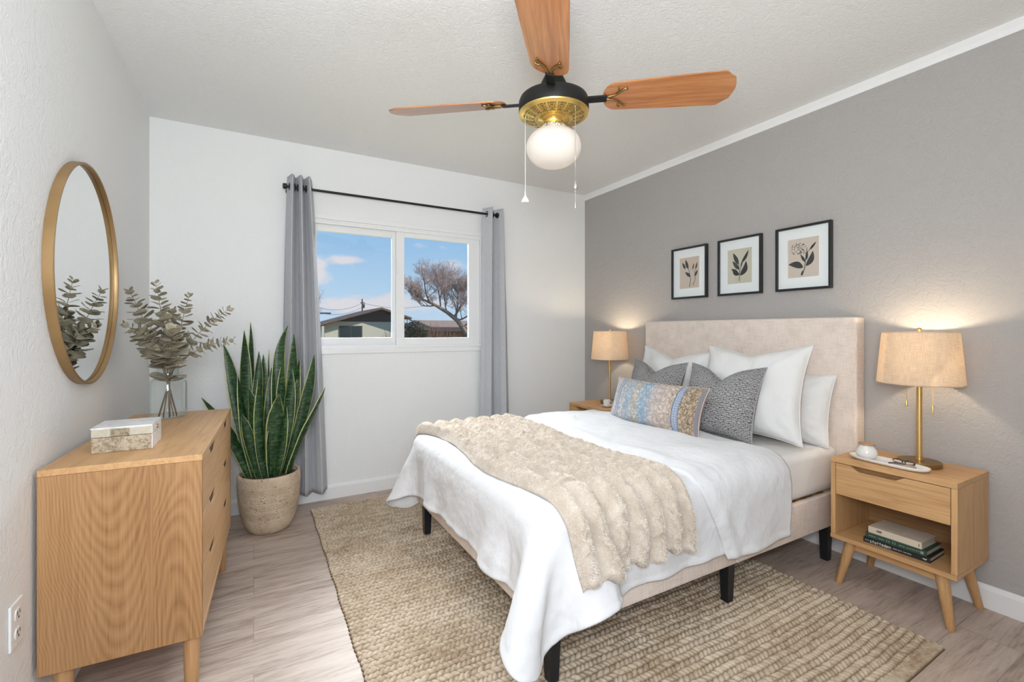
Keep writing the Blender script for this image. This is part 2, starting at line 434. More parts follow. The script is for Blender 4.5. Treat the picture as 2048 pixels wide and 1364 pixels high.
# bare trees
def bark_fn(g, b):
    n = g.noise(g.map(g.coord('Object'), (1, 1, .3)), 6, 4, .6)
    g.set(b, 'Base Color', g.ramp(n, [(.3, (.16, .115, .095)), (.7, (.36, .285, .25))]))
M['bark'] = mat('bark', (.25, .18, .15), .9, fn=bark_fn)
M['twig'] = mat('reddish_twigs', (.56, .43, .40), .9)
def bare_tree(name_label, base, seed, trunk_pts, trunk_r, starts, blen, depth, spread=.55, up=.35):
    rnd = random.Random(seed)
    t = thing('bare_tree', name_label, 'tree', base)
    tr = MB(); br = MB(); tw = MB()
    tr.tube(trunk_pts, trunk_r, 7)
    def grow(p, d, L, r, lev):
        n = 4; pts = [p]; dd = d.copy()
        for i in range(n):
            dd = (dd + Vector((rnd.uniform(-1, 1), rnd.uniform(-1, 1), rnd.uniform(-1, 1))) * .22 + Vector((0, 0, up * .12))).normalized()
            pts.append(pts[-1] + dd * L / n)
        mb = br if lev < 3 else tw
        mb.tube(pts, [r * (1 - .45 * i / n) for i in range(n + 1)], 4 if lev < 3 else 3, cap=False)
        if lev >= depth: return
        for i in range(1, n + 1):
            if lev > 3 and i == 1: continue
            for q in range(2 if i == n else 1):
                a = Vector((rnd.uniform(-1, 1), rnd.uniform(-1, 1), rnd.uniform(-.5, 1))).normalized()
                nd = (dd * (1 - spread) + a * spread * 1.25 + Vector((0, 0, up * .35))).normalized()
                grow(pts[i], nd, L * rnd.uniform(.52, .75), max(r * .52, .0045), lev + 1)
    for p, d, s in starts: grow(Vector(p), Vector(d).normalized(), blen * s, trunk_r[-1] * .75 * s + .012, 1)
    tr.build('trunk', M['bark'], t, smooth=True); br.build('branches', M['bark'], t)
    tw.build('twigs', M['twig'], t)
    return t
bare_tree('large bare leaning tree seen through the right window pane', (10.5, 22.3, -.5), 4,
          [(0, 0, 0), (-.35, 0, .8), (-.68, 0, 1.5), (-1.22, 0, 2.2), (-1.75, .1, 2.62), (-2.4, .1, 2.98), (-3.0, .1, 3.22)], [.16, .14, .13, .12, .10, .08, .05],
          [((-3.0, .1, 3.22), (-.9, 0, .5), .75), ((-2.7, .1, 3.1), (-.3, .1, 1), .95), ((-2.4, .1, 2.98), (-.8, .1, -.1), .7), ((-2.1, .1, 2.8), (.05, -.2, 1), 1.1), ((-1.75, .1, 2.62), (-.2, .3, 1), 1.1),
           ((-1.4, .05, 2.35), (.55, .2, 1), 1.25), ((-1.22, 0, 2.2), (.9, -.1, .35), 1.0), ((-1.3, 0, 2.3), (.25, 0, 1.1), 1.3), ((-.9, 0, 1.8), (1.0, -.1, .9), 1.25), ((-2.9, .1, 3.2), (-1, -.2, .1), .6)],
          1.02, 6, spread=.5)
bare_tree('small bare tree at the far left edge of the window view', (3.6, 35, -.5), 11,
          [(0, 0, 0), (-.2, 0, 1.2), (-.5, 0, 2.2), (-.4, 0, 3.0)], [.12, .1, .08, .05],
          [((-.4, 0, 3.0), (.3, 0, 1), 1.0), ((-.5, 0, 2.2), (.8, 0, .6), 1.0), ((-.4, 0, 2.8), (-.6, 0, .8), 1), ((-.45, 0, 2.5), (.9, .2, .9), 1.1)], 1.1, 4)
# shrub
def leaf_col(name, a, b_, sc_=3): 
    def fn(g, b):
        n = g.noise(g.coord('Object'), sc_, 3, .6)
        g.set(b, 'Base Color', g.ramp(n, [(.35, a), (.7, b_)]))
    return mat(name, a, .8, fn=fn)
M['shrubleaf'] = leaf_col('shrub_leaves', (.045, .075, .03), (.20, .22, .09))
M['shrubred'] = mat('reddish_shrub_twigs', (.22, .13, .10), .9)
rnd = random.Random(2)
sh = thing('shrub', 'dark green shrub in the lower corner of the right window pane', 'shrub', (7.6, 24.5, -.5))
lf = MB(); st = MB()
for i in range(2600):
    th = rnd.uniform(0, 2 * PI); ph = math.acos(rnd.uniform(0, 1)); r = rnd.uniform(.72, 1.0) * (1 + .15 * math.sin(5 * th))
    p = Vector((1.0 * r * math.sin(ph) * math.cos(th), .9 * r * math.sin(ph) * math.sin(th), .1 + 2.1 * r * math.cos(ph)))
    u = Vector((rnd.gauss(0, 1), rnd.gauss(0, 1), rnd.gauss(0, 1))).normalized(); d, s_, q = frame_dirs(u)
    k = rnd.uniform(.05, .10)
    lf.add([p - d * k, p + s_ * k * .5, p + d * k, p - s_ * k * .5], [(0, 1, 2, 3)])
for i in range(260):
    a = Vector((rnd.uniform(-1.3, 2.1), rnd.uniform(-.6, .6), 0)); b2 = a * 1.15 + Vector((rnd.uniform(-.2, .3), 0, rnd.uniform(1.5, 2.4) * (1 - .25 * abs(a.x) / 2)))
    st.tube([a, (a + b2) / 2 + Vector((rnd.uniform(-.1, .1), 0, 0)), b2], [.02, .014, .006], 3, cap=False)
lf.build('foliage', M['shrubleaf'], sh); st.build('stems', M['shrubred'], sh)
# utility pole and wires
up = thing('utility_pole', 'thin dark utility pole rising behind the cream house roof', 'pole', (14.0, 70, -.5))
MB().lathe([(.13, 0), (.09, 6.35)], 8).build('pole', M['gable'], up)
MB().box((-.25, -.05, 5.7), (.35, .05, 5.85)).lathe([(.16, 5.0), (.16, 5.6)], 8, T((.22, 0, 0))).build('crossarm', M['gable'], up)
up2 = thing('utility_pole', 'utility pole with crossarm left of the cream house roof', 'pole', (7.05, 62, -.5))
MB().lathe([(.12, 0), (.09, 4.55)], 8).build('pole', M['gable'], up2)
MB().box((-1.1, -.05, 3.75), (1.5, .05, 3.95)).box((-.6, -.05, 4.25), (.2, .05, 4.4)).build('crossarm', M['gable'], up2)
def wire(a, b, sag, label):
    a = Vector(a); b = Vector(b)
    pts = [a.lerp(b, .02 + .96 * i / 16) - Vector((0, 0, sag * 4 * (i / 16) * (1 - i / 16))) for i in range(17)]
    tag(MB().tube(pts, .022, 4).build('power_line', M['gable']), label, 'wire')
wire((7.05, 62, 4.0), (14.0, 70, 5.2), .55, 'upper power line strung between the two utility poles')
wire((7.5, 62, 3.3), (14.0, 70, 4.6), .5, 'lower power line strung between the two utility poles')
wire((14.0, 70, 5.2), (26, 74, 5.5), .6, 'power line running right from the thin utility pole')
# ================================================================== DRESSER
def notch_front(w_, z0, z1, notches, t=.018, depth=.029, nw=.15):
    """drawer front in local (a = along width, z): trapezoid finger notches in the top edge"""
    pts = [(0, z0), (w_, z0), (w_, z1)]
    for c in sorted(notches, reverse=True):
        pts += [(c + nw / 2, z1), (c + nw / 2 - .018, z1 - depth * .55), (c + nw / 2 - .034, z1 - depth), (c - nw / 2 + .034, z1 - depth), (c - nw / 2 + .018, z1 - depth * .55), (c - nw / 2, z1)]
    pts.append((0, z1))
    return pts
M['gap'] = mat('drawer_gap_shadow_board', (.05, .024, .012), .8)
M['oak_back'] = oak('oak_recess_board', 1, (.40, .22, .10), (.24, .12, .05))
def oak_end_fn(g, b):
    # cathedral grain of the dresser end panel
    o = g.coord('Object'); x, y, z = g.xyz(o)
    w1 = g.noise(g.map(o, (1.6, 1, .9)), 2.2, 3, .5)
    xx = g.m('ADD', x, g.m('MULTIPLY', g.m('SUBTRACT', w1, .5), .10))
    cx = g.m('ADD', xx, .215)
    # nested V-shaped arches around x = -.215 running up the panel
    par = g.m('ADD', g.m('MULTIPLY', z, .16), g.m('MULTIPLY', g.m('MULTIPLY', cx, cx), -5.5))
    cx2 = g.m('ADD', xx, .06)
    par2 = g.m('ADD', g.m('MULTIPLY', z, -.12), g.m('MULTIPLY', g.m('MULTIPLY', cx2, cx2), -9.0))
    sel = g.m('MULTIPLY', g.m('SUBTRACT', g.m('ADD', x, .14), 0.0), 60, clamp=True)
    p = g.n('ShaderNodeMix', data_type='FLOAT'); g.set(p, 0, sel); g.set(p, 2, par); g.set(p, 3, par2)
    ln = g.m('ABSOLUTE', g.m('SUBTRACT', g.m('FRACT', g.m('MULTIPLY', g.m('ADD', p.outputs[0], g.m('MULTIPLY', w1, .05)), 95)), .5))
    fib = g.noise(g.map(o, (190, 60, 4)), 1.0, 3, .65)
    big = g.noise(g.map(o, (7, 4, .8)), 1.0, 2, .5)
    f = g.m('ADD', g.m('MULTIPLY', ln, .32), g.m('ADD', g.m('MULTIPLY', fib, .56), g.m('MULTIPLY', big, .46)))
    g.set(b, 'Base Color', g.ramp(f, [(.38, (.25, .122, .048)), (.56, (.37, .195, .082)), (.76, (.46, .26, .118))]))
    g.set(b, 'Normal', g.bump(fib, .1, .002))
M['oak_end'] = mat('oak_end_panel', (.45, .25, .12), .45, spec=.35, fn=oak_end_fn)
# local frame: x from -.39 (back) to 0 (front), y from 0 (near end) to .955
dr = thing('dresser', 'long oak three drawer dresser standing against the left wall', 'dresser', (-.142, 1.745, 0), math.radians(-2.5))
DL, DD, DZ0, DZ1 = .955, .385, .205, .783
m = MB().box((-DD, 0, DZ0), (-.0, .019, DZ1 - .0195), .0012).build('side_panel', M['oak_end'], dr)
m = MB().box((-DD, DL - .019, DZ0), (-.0, DL, DZ1 - .0195), .0012).build('side_panel', M['oak_end'], dr)
MB().box((-DD, -.001, DZ1 - .019), (.001, DL + .001, DZ1), .0015).build('dresser_top', M['oak_y'], dr)
MB().box((-DD, .0195, DZ0), (-.0, DL - .0195, DZ0 + .019), .001).build('bottom_panel', M['oak_y'], dr)
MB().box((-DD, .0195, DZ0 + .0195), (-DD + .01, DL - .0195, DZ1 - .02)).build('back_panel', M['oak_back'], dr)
MB().box((-.012, .0195, DZ0 + .0195), (-.0055, DL - .0195, DZ1 - .02)).build('gap_shade_board', M['gap'], dr)  # near-black board added to paint the shade in drawer gaps and notches
zz = [DZ0 + .021, DZ0 + .021 + .178, DZ0 + .021 + .357, DZ1 - .0205]
for k in range(3):
    MB().prism(notch_front(DL - .042, zz[k] + .003, zz[k + 1] - .003, [.235, .70]), 0, -.005, -.0005, .0006).build('drawer', M['oak_y'], dr, loc=(0, .021, 0))
for (x, y) in ((-.035, .055), (-.345, .055), (-.035, DL - .055), (-.345, DL - .055)):
    MB().lathe([(.0165, 0), (.019, .004), (.024, DZ0 - .001)], 24).build('leg', M['oak_leg'], dr, smooth=True, angle=50, loc=(x, y, 0))

# ================================================================== NIGHTSTANDS (front faces -X); local: x 0 front .. .345 back, y -.22 .. .22
NW, ND, NZ0, NZ1 = .445, .335, .208, .583
def make_nightstand(label, loc):
    t = thing('nightstand', label, 'nightstand', loc, 0, None)
    h = NW / 2; th = .019
    MB().prism([(0, NZ1 - .022), (0, NZ1), (ND, NZ1), (ND, NZ1 - .022)], 1, -h, h, .0015).build('nightstand_top', M['oak_y'], t)
    for s in (-1, 1):
        a, b = (-h, -h + th) if s < 0 else (h - th, h)
        MB().box((0.0005, a, NZ0 + .0195), (ND, b, NZ1 - .0225), .001).build('side_panel', M['oak_z'], t)
    MB().box((-.004, -h, NZ0), (ND, h, NZ0 + .019), .0015).build('shelf', M['oak_y'], t)
    MB().box((ND - .01, -h + th, NZ0 + .02), (ND - .002, h - th, NZ1 - .0225)).build('back_panel', M['oak_back'], t)
    MB().prism(notch_front(NW - 2 * th - .004, NZ1 - .168, NZ1 - .0245, [.245], depth=.021, nw=.20), 0, .001, .019, .001).build('drawer', M['oak_y'], t, loc=(0, -h + th + .002, 0))
    MB().box((.032, -h + th + .001, NZ1 - .168), (ND - .012, h - th - .001, NZ1 - .155)).box((.034, -h + th + .001, NZ1 - .154), (.038, h - th - .001, NZ1 - .024)).build('drawer_box', M['oak_back'], t)
    for xa in (.045, ND - .063): MB().box((xa, -h + .05, NZ0 - .045), (xa + .018, h - .05, NZ0 - .0005), .002).build('apron', M['oak_y'], t)
    for sx in (-1, 1):
        for sy in (-1, 1):
            tx, ty = (.052 if sx < 0 else ND - .052), sy * (h - .065)
            bx, by = (.018 if sx < 0 else ND - .018), sy * (h - .025)
            # splayed, tapering round leg, flat on floor and underside
            vs = []; fs = []; n = 24
            for (cx, cy, z, r) in ((bx - tx, by - ty, 0.0, .0125), (bx - tx, by - ty, .003, .0145), (0, 0, NZ0 - .001, .024)):
                for k in range(n): vs.append((cx + r * math.cos(2 * PI * k / n), cy + r * math.sin(2 * PI * k / n), z))
            for a in range(2):
                for k in range(n): fs.append((a * n + k, a * n + (k + 1) % n, (a + 1) * n + (k + 1) % n, (a + 1) * n + k))
            fs += [list(range(n))[::-1], [2 * n + k for k in range(n)]]
            MB().add(vs, fs).build('leg', M['oak_leg'], t, smooth=True, angle=50, loc=(tx, ty, 0))
    return t
NSR = (2.36, .918, 0); NSL = (2.272, 2.845, 0)
ns = make_nightstand('oak nightstand right of the bed with books on its open shelf', NSR); ns['group'] = 'oak nightstands'
dup(ns, NSL, label='oak nightstand in the far corner left of the bed')

# ================================================================== BED
M['bed_fabric'] = weave('beige_linen_upholstery', (.79, .69, .62), (.64, .54, .465), scale=260, bump=.3, slub=.6)
bed = thing('bed', 'beige linen upholstered bed with a tall padded headboard', 'bed', (1.7, 1.88, 0))
O = Vector((1.7, 1.88, 0))
def bb(mb): mb.v = [tuple(Vector(v) - O) for v in mb.v]; return mb
bb(MB().box((2.615, 1.147, .10), (2.704, 2.567, 1.243), .014, 4)).build('headboard', M['bed_fabric'], bed, smooth=True, angle=60)
bb(MB().box((.815, 1.222, .195), (.850, 2.558, .358), .014, 4)).build('foot_rail', M['bed_fabric'], bed, smooth=True, angle=60)
bb(MB().box((.8505, 1.212, .195), (1.765, 1.240, .362), .008, 3).box((1.767, 1.212, .195), (2.612, 1.240, .362), .008, 3)).build('side_rail', M['bed_fabric'], bed, smooth=True, angle=60)
bb(MB().box((.8505, 2.54, .195), (1.765, 2.568, .362), .008, 3).box((1.767, 2.54, .195), (2.612, 2.568, .362), .008, 3)).build('side_rail', M['bed_fabric'], bed, smooth=True, angle=60)
m = MB()
for k in range(12): m.box((.90 + k * .145, 1.241, .325), (.96 + k * .145, 2.539, .343))
bb(m).build('slats', M['oak_y'], bed)
RZ = .0165
for x, y, zb in ((.862, 1.262, RZ), (.862, 2.52, RZ), (1.77, 1.262, RZ), (1.77, 2.52, RZ), (2.56, 1.262, 0), (2.56, 2.52, 0), (1.77, 1.89, RZ)):
    L = MB(); n = 4
    vs = [(sx * r, sy * r, z) for z, r in ((zb, .017), (.196, .023)) for sx, sy in ((-1, -1), (1, -1), (1, 1), (-1, 1))]
    L.add(vs, [(3, 2, 1, 0), (4, 5, 6, 7)] + [(k, (k + 1) % 4, 4 + (k + 1) % 4, 4 + k) for k in range(4)])
    L.build('leg', M['black_leg'], bed, loc=(x - O.x, y - O.y, 0))
# mattress with fitted sheet
M['sheet'] = linen('white_sheet', (.78, .765, .755), wr=.22, big=7)
bm = bmesh.new(); bmesh.ops.create_cube(bm, size=1)
for v in bm.verts: v.co = Vector((1.722 + v.co.x * 1.775, 1.89 + v.co.y * 1.334, .4735 + v.co.z * .221))
bmesh.ops.bevel(bm, geom=bm.edges[:], offset=.04, segments=6, affect='EDGES', profile=.5)
m = MB(); m.bm(bm)
mt = m.build('mattress', M['sheet'], smooth=True); mt.location = (0, 0, 0)
tag(mt, 'thick mattress in a white fitted sheet on the beige bed frame', 'mattress')

# ------------------------------------------------------------------ duvet: a cloth sheet dropped over the mattress
def drape_sheet(NX, NY, x0, x1, y0, y1, lo, hi, r, off, steps, iters):
    rest = np.zeros((NX, NY, 3)); rest[..., 0] = np.linspace(x0, x1, NX)[:, None]; rest[..., 1] = np.linspace(y0, y1, NY)[None]
    for cx, cy, sy_ in ((x0, y0, 1), (x0, y1, -1)):          # rounded corners at the foot
        w = np.exp(-np.hypot(rest[..., 0] - cx, rest[..., 1] - cy) / .11) * .075
        rest[..., 0] += w; rest[..., 1] += sy_ * w
    X = rest.copy(); X[..., 2] = hi[2] + .045 + .01 * np.sin(X[..., 1] * 8 + X[..., 0] * 3) * np.cos(X[..., 0] * 6)
    c = (np.array(lo) + np.array(hi)) / 2; h = (np.array(hi) - np.array(lo)) / 2
    Xf = X.reshape(-1, 3); R = rest.reshape(-1, 3)
    def collide():
        p = Xf - c; q = np.abs(p) - (h - r); qm = np.maximum(q, 0); L = np.linalg.norm(qm, axis=1)
        d = L + np.minimum(q.max(1), 0) - r - off
        n = qm / np.maximum(L, 1e-9)[:, None] * np.sign(p)
        ins = np.where(L < 1e-9)[0]; n[ins] = 0; k = q.argmax(1)[ins]; n[ins, k] = np.sign(p[ins, k])
        hit = d < 0; Xf[hit] -= n[hit] * d[hit, None]
        return d < .003, n
    I = np.arange(NX * NY).reshape(NX, NY); S = []
    def add(A, B, k, comp=1.0):
        a = A.ravel(); b = B.ravel(); S.append((a, b, np.linalg.norm(R[a] - R[b], axis=1), k, comp))
    for o in (0, 1):
        add(I[o:NX - 1:2, :], I[o + 1::2, :], 1, .6); add(I[:, o:NY - 1:2], I[:, o + 1::2], 1, .6)
        add(I[o:NX - 1:2, :-1], I[o + 1::2, 1:], .25, .5); add(I[o:NX - 1:2, 1:], I[o + 1::2, :-1], .25, .5)
    for st, k in ((2, .16), (4, .07), (6, .03)):
        for par in (0, 1):
            s = np.array([x for x in range(NX - st) if (x // st) % 2 == par]); add(I[s], I[s + st], k)
            s = np.array([x for x in range(NY - st) if (x // st) % 2 == par]); add(I[:, s], I[:, s + st], k)
    V = np.zeros_like(Xf); dt = 1 / 75
    pin = I[-3:, NY // 4:-NY // 4].ravel()
    for t in range(steps):
        V[:, 2] -= 9.8 * dt; V *= .985 if t < steps * .75 else .9
        prev = Xf.copy(); Xf += V * dt
        for it in range(iters):
            for a, b, L, k, comp in S:
                dl = Xf[b] - Xf[a]; l = np.sqrt((dl * dl).sum(1)) + 1e-9; e = l - L
                w = dl * (np.where(e < 0, k * comp, k) * e * .5 / l)[:, None]
                Xf[a] += w; Xf[b] -= w
            if it % 2: collide()
        hit, n = collide()
        np.maximum(Xf[:, 2], .03, out=Xf[:, 2])
        d = Xf - prev; tn = d - (d * n).sum(1)[:, None] * n
        Xf[hit] -= tn[hit] * .85
        Xf[pin, :2] = R[pin, :2]
        V = (Xf - prev) / dt; V *= np.minimum(1, 3 / np.maximum(np.sqrt((V * V).sum(1)), 1e-9))[:, None]
    return X
CX0, CX1, CY0, CY1 = .53, 2.09, .925, 2.83
NXD, NYD, UPK = 60, 73, 4
DV = drape_sheet(NXD, NYD, CX0, CX1, CY0, CY1, (.80, 1.215, 0), (2.9, 2.565, .585), .065, .018, 260, 11)
def normals(P):
    a = np.gradient(P, axis=0); b = np.gradient(P, axis=1); n = np.cross(a, b); return n / (np.linalg.norm(n, axis=2, keepdims=True) + 1e-9)
def upsample(P, k):
    nx, ny = P.shape[:2]
    def cr(P, k):
        n = P.shape[0]; t = np.linspace(0, n - 1, (n - 1) * k + 1); i = np.clip(t.astype(int), 0, n - 2); f = (t - i)[:, None, None]
        g_ = lambda j: P[np.clip(j, 0, n - 1)]
        p0, p1, p2, p3 = g_(i - 1), g_(i), g_(i + 1), g_(i + 2)
        return .5 * ((2 * p1) + (-p0 + p2) * f + (2 * p0 - 5 * p1 + 4 * p2 - p3) * f**2 + (-p0 + 3 * p1 - 3 * p2 + p3) * f**3)
    P = cr(P, k); P = cr(P.transpose(1, 0, 2), k).transpose(1, 0, 2); return P
DU = upsample(DV, UPK)                      # fine duvet surface
NN = normals(DU)
for _ in range(3):                        # soften the normals
    NN[1:-1, 1:-1] = (NN[1:-1, 1:-1] * 2 + NN[2:, 1:-1] + NN[:-2, 1:-1] + NN[1:-1, 2:] + NN[1:-1, :-2]); NN /= np.linalg.norm(NN, axis=2, keepdims=True) + 1e-9
def samp(A, u, v):
    """bilinear sample of grid array A at fractional indices"""
    u = np.clip(u, 0, A.shape[0] - 1.001); v = np.clip(v, 0, A.shape[1] - 1.001)
    i = u.astype(int); j = v.astype(int); fu = (u - i)[..., None]; fv = (v - j)[..., None]
    return A[i, j] * (1 - fu) * (1 - fv) + A[i + 1, j] * fu * (1 - fv) + A[i, j + 1] * (1 - fu) * fv + A[i + 1, j + 1] * fu * fv
def np_grid(name, P, mt, thick=0.0, parent=None):
    nx, ny = P.shape[:2]
    I = np.arange(nx * ny).reshape(nx, ny)
    F = np.stack([I[:-1, :-1], I[1:, :-1], I[1:, 1:], I[:-1, 1:]], -1).reshape(-1, 4)
    me = bpy.data.meshes.new(name)
    me.vertices.add(nx * ny); me.vertices.foreach_set('co', P.reshape(-1).astype(np.float32))
    me.loops.add(F.size); me.loops.foreach_set('vertex_index', F.reshape(-1).astype(np.int32))
    me.polygons.add(len(F)); me.polygons.foreach_set('loop_start', np.arange(0, F.size, 4, dtype=np.int32))
    me.polygons.foreach_set('loop_total', np.full(len(F), 4, dtype=np.int32))
    me.update(calc_edges=True); me.polygons.foreach_set('use_smooth', [True] * len(F)); me.materials.append(mt)
    uv = me.uv_layers.new(name='UVMap')
    U = np.stack(np.meshgrid(np.linspace(0, 1, nx), np.linspace(0, 1, ny), indexing='ij'), -1).reshape(-1, 2)
    uv.data.foreach_set('uv', U[F.reshape(-1)].reshape(-1).astype(np.float32))
    o = bpy.data.objects.new(name, me); C.objects.link(o)
    if parent is not None: o.parent = parent
    if thick:
        md = o.modifiers.new('thickness', 'SOLIDIFY'); md.thickness = thick; md.offset = -1 if thick > 0 else 1; md.use_rim = True
    return o
def fbm(P, sc_, seed=0.0, octv=3):
    out = np.empty(P.shape[:2])
    for i in range(P.shape[0]):
        for j in range(P.shape[1]):
            p = P[i, j]; out[i, j] = noise.fractal(Vector((p[0] * sc_ + seed, p[1] * sc_, p[2] * sc_)), 1.0, 2.0, octv)
    return out
dxs = (CX1 - CX0) / (NXD - 1) / UPK; dys = (CY1 - CY0) / (NYD - 1) / UPK     # cloth metres per fine index
gu, gv = np.meshgrid(np.arange(DU.shape[0]), np.arange(DU.shape[1]), indexing='ij')
wr = fbm(np.stack([gu * dxs * 1.0, gv * dys * 1.0, gu * 0], -1), 5.0, 3.1, 4)
edge = np.minimum(np.minimum(gv, DU.shape[1] - 1 - gv) * dys, gu * dxs)
amp = .0045 + .006 * np.exp(-edge / .14)
Pd = DU + NN * (wr * amp)[..., None]
# flattened hem bead
Pd += NN * (.004 * np.exp(-((edge - .012) / .008) ** 2))[..., None]
M['duvet'] = linen('white_duvet_cotton', (.72, .72, .73), wr=.38, big=6)
dv = np_grid('duvet', Pd, M['duvet'], .012)
tag(dv, 'white cotton duvet draped over the bed and hanging past its foot', 'duvet')
# turned-down band of the duvet near the pillows (a second layer)
u0 = (1.50 - CX0) / dxs; u1 = DU.shape[0] - 1.0
nu, nv = 54, DU.shape[1]
uu = np.linspace(0, 1, nu)[:, None] * np.ones((1, nv)); vv = np.ones((nu, 1)) * np.linspace(0, 1, nv)[None]
sy = vv * (DU.shape[1] - 1); ym = np.abs(vv - .5) * 2
front = u0 + (.16 * np.clip((.16 - vv) / .16, 0, 1) ** 1.1 + .05 * np.sin(vv * 9 + .6) * .4) / dxs
UU = front + (u1 - front) * uu
base_ = samp(Pd, UU, sy); nn = samp(NN, UU, sy)
off = .010 + .018 * np.sin(np.clip(uu * 2.2, 0, 1) * PI / 2) + .014 * np.exp(-((uu - .10) / .06) ** 2) * .5
off = off * (1 + .25 * np.sin(vv * 23 + uu * 5))
P2 = base_ + nn * off[..., None]
# hangs a little lower than the duvet itself on the near side
low = np.clip((.03 - vv) / .03, 0, 1) * .018
P2[..., 2] -= low
tb = np_grid('turned_down_band', P2, M['duvet'], .016, dv)

# ------------------------------------------------------------------ ruched faux fur throw
def fur_fn(g, b):
    o = g.coord('Object')
    n = g.noise(o, 14, 3, .6); f = g.noise(o, 260, 3, .7, .5); m_ = g.noise(o, 55, 3, .6, .8)
    g.set(b, 'Base Color', g.ramp(n, [(.30, (.50, .42, .34)), (.65, (.62, .545, .46))]))
    g.set(b, 'Normal', g.bump(g.m('ADD', g.m('MULTIPLY', f, .5), m_), .6, .006))
M['fur'] = mat('cream_faux_fur', (.7, .6, .5), .95, spec=.1, fn=fur_fn, Sheen_Weight=.35)
def fibre_fn(g, b):
    n = g.noise(g.coord('Object'), 30, 3, .6); g.set(b, 'Base Color', g.ramp(n, [(.35, (.66, .57, .48)), (.6, (.80, .73, .65)), (.75, (.87, .82, .76))]))
M['fur_fibre'] = mat('fur_fibres', (.66, .58, .49), .8, spec=.15, fn=fibre_fn)
nu, nv = 210, 420
uu = np.linspace(0, 1, nu)[:, None] * np.ones((1, nv)); vv = np.ones((nu, 1)) * np.linspace(0, 1, nv)[None]
rg = np.random.default_rng(4)
ax_ = .868 + .03 * np.clip((.25 - vv) / .25, 0, 1) + .02 * np.sin(vv * 11)                              # near (foot) edge in cloth coordinates
bx_ = 1.425 + .02 * np.sin(vv * 8 + 1)
bx_ = bx_ + .02 * np.clip((.2 - vv) / .2, 0, 1)
UUx = ax_ + (bx_ - ax_) * uu
hem = .085 + .012 * np.sin(uu * 19) + .008 * np.sin(uu * 43 + 1)    # distance of its hem above the duvet hem (near side)
VV = hem + (1.885 - .16 - hem) * vv
UI = (UUx - CX0) / dxs; VI = VV / dys
base_ = samp(DU, UI, VI); nn = samp(NN, UI, VI)
NR = 7
warp = uu * NR + .10 * np.sin(vv * 9.0 + uu * 5) + .07 * np.sin(vv * 31 + uu * 17)
rid = np.abs(np.sin(warp * PI)) ** .85
# bubbles along each ridge
cell = np.floor(warp)
bub = .5 + .5 * np.sin(vv * 150 + cell * 2.1 + 1.4 * np.sin(vv * 47 + cell * 3))
n1 = fbm(np.stack([UUx, VV, UUx * 0], -1), 26, 1.0, 3); n2 = fbm(np.stack([UUx, VV, UUx * 0], -1), 60, 5.0, 2)
edge = np.minimum(np.minimum(uu, 1 - uu) * .56, np.minimum(vv, 1 - vv) * 1.6)
fall = np.clip(edge / .02, 0, 1) ** .5
hgt = .006 + fall * (.002 + .042 * rid * (1 + .12 * n1) + .0028 * rid * bub + .0015 * n2)
P3 = base_ + nn * hgt[..., None]
sl = (vv * 118 + cell * 2.1)
throw = np_grid('throw_blanket', P3, M['fur'], .008)
# pile: short soft fibres lying in clumps over the whole throw
NB = 190000
rg = np.random.default_rng(21)
fu, fv = rg.random(NB) * (nu - 2) + .5, rg.random(NB) * (nv - 2) + .5
N3 = normals(P3); bp_ = samp(P3, fu, fv); bn = samp(N3, fu, fv); bn /= np.linalg.norm(bn, axis=1, keepdims=True) + 1e-9
tu = samp(np.gradient(P3, axis=0), fu, fv); tu /= np.linalg.norm(tu, axis=1, keepdims=True) + 1e-9
tv = np.cross(bn, tu)
cu, cv = fu / nu * .56, fv / nv * 1.7
an_ = 2.2 * np.sin(cu * 90 + 2 * np.sin(cv * 40)) + 1.8 * np.cos(cv * 75 + 2.5 * np.sin(cu * 60)) + rg.normal(0, .45, NB)
dr_ = bn * .62 + (tu * np.cos(an_)[:, None] + tv * np.sin(an_)[:, None]) * .75 + rg.normal(0, .12, (NB, 3)); dr_[:, 2] -= .12
dr_ /= np.linalg.norm(dr_, axis=1, keepdims=True)
Lf = (rg.uniform(.006, .0105, NB) * (.3 + .7 * samp(rid[..., None], fu, fv)[:, 0]))[:, None]; sd = np.cross(dr_, rg.normal(0, 1, (NB, 3))); sd /= np.linalg.norm(sd, axis=1, keepdims=True) + 1e-9
mid = bp_ + dr_ * Lf * .55 - bn * .0004; tip_ = bp_ + dr_ * Lf - bn * Lf * .22
FV = np.stack([bp_ - sd * .0006 - bn * .001, bp_ + sd * .0006 - bn * .001, mid + sd * .0005, tip_, mid - sd * .0005], 1).reshape(-1, 3)
b0 = np.arange(NB)[:, None] * 5
FT = np.concatenate([b0 + np.array([[0, 1, 2]]), b0 + np.array([[0, 2, 4]]), b0 + np.array([[4, 2, 3]])], 0)
me = bpy.data.meshes.new('fur_pile'); me.vertices.add(len(FV)); me.vertices.foreach_set('co', FV.reshape(-1).astype(np.float32))
me.loops.add(FT.size); me.loops.foreach_set('vertex_index', FT.reshape(-1).astype(np.int32)); me.polygons.add(len(FT))
me.polygons.foreach_set('loop_start', np.arange(0, FT.size, 3, dtype=np.int32)); me.polygons.foreach_set('loop_total', np.full(len(FT), 3, dtype=np.int32)); me.update(calc_edges=True)
me.materials.append(M['fur_fibre']); fo = bpy.data.objects.new('fur_pile', me); C.objects.link(fo); fo.parent = throw; fo['kind'] = 'stuff'
tag(throw, 'cream ruched faux fur throw blanket laid across the foot of the bed', 'blanket')

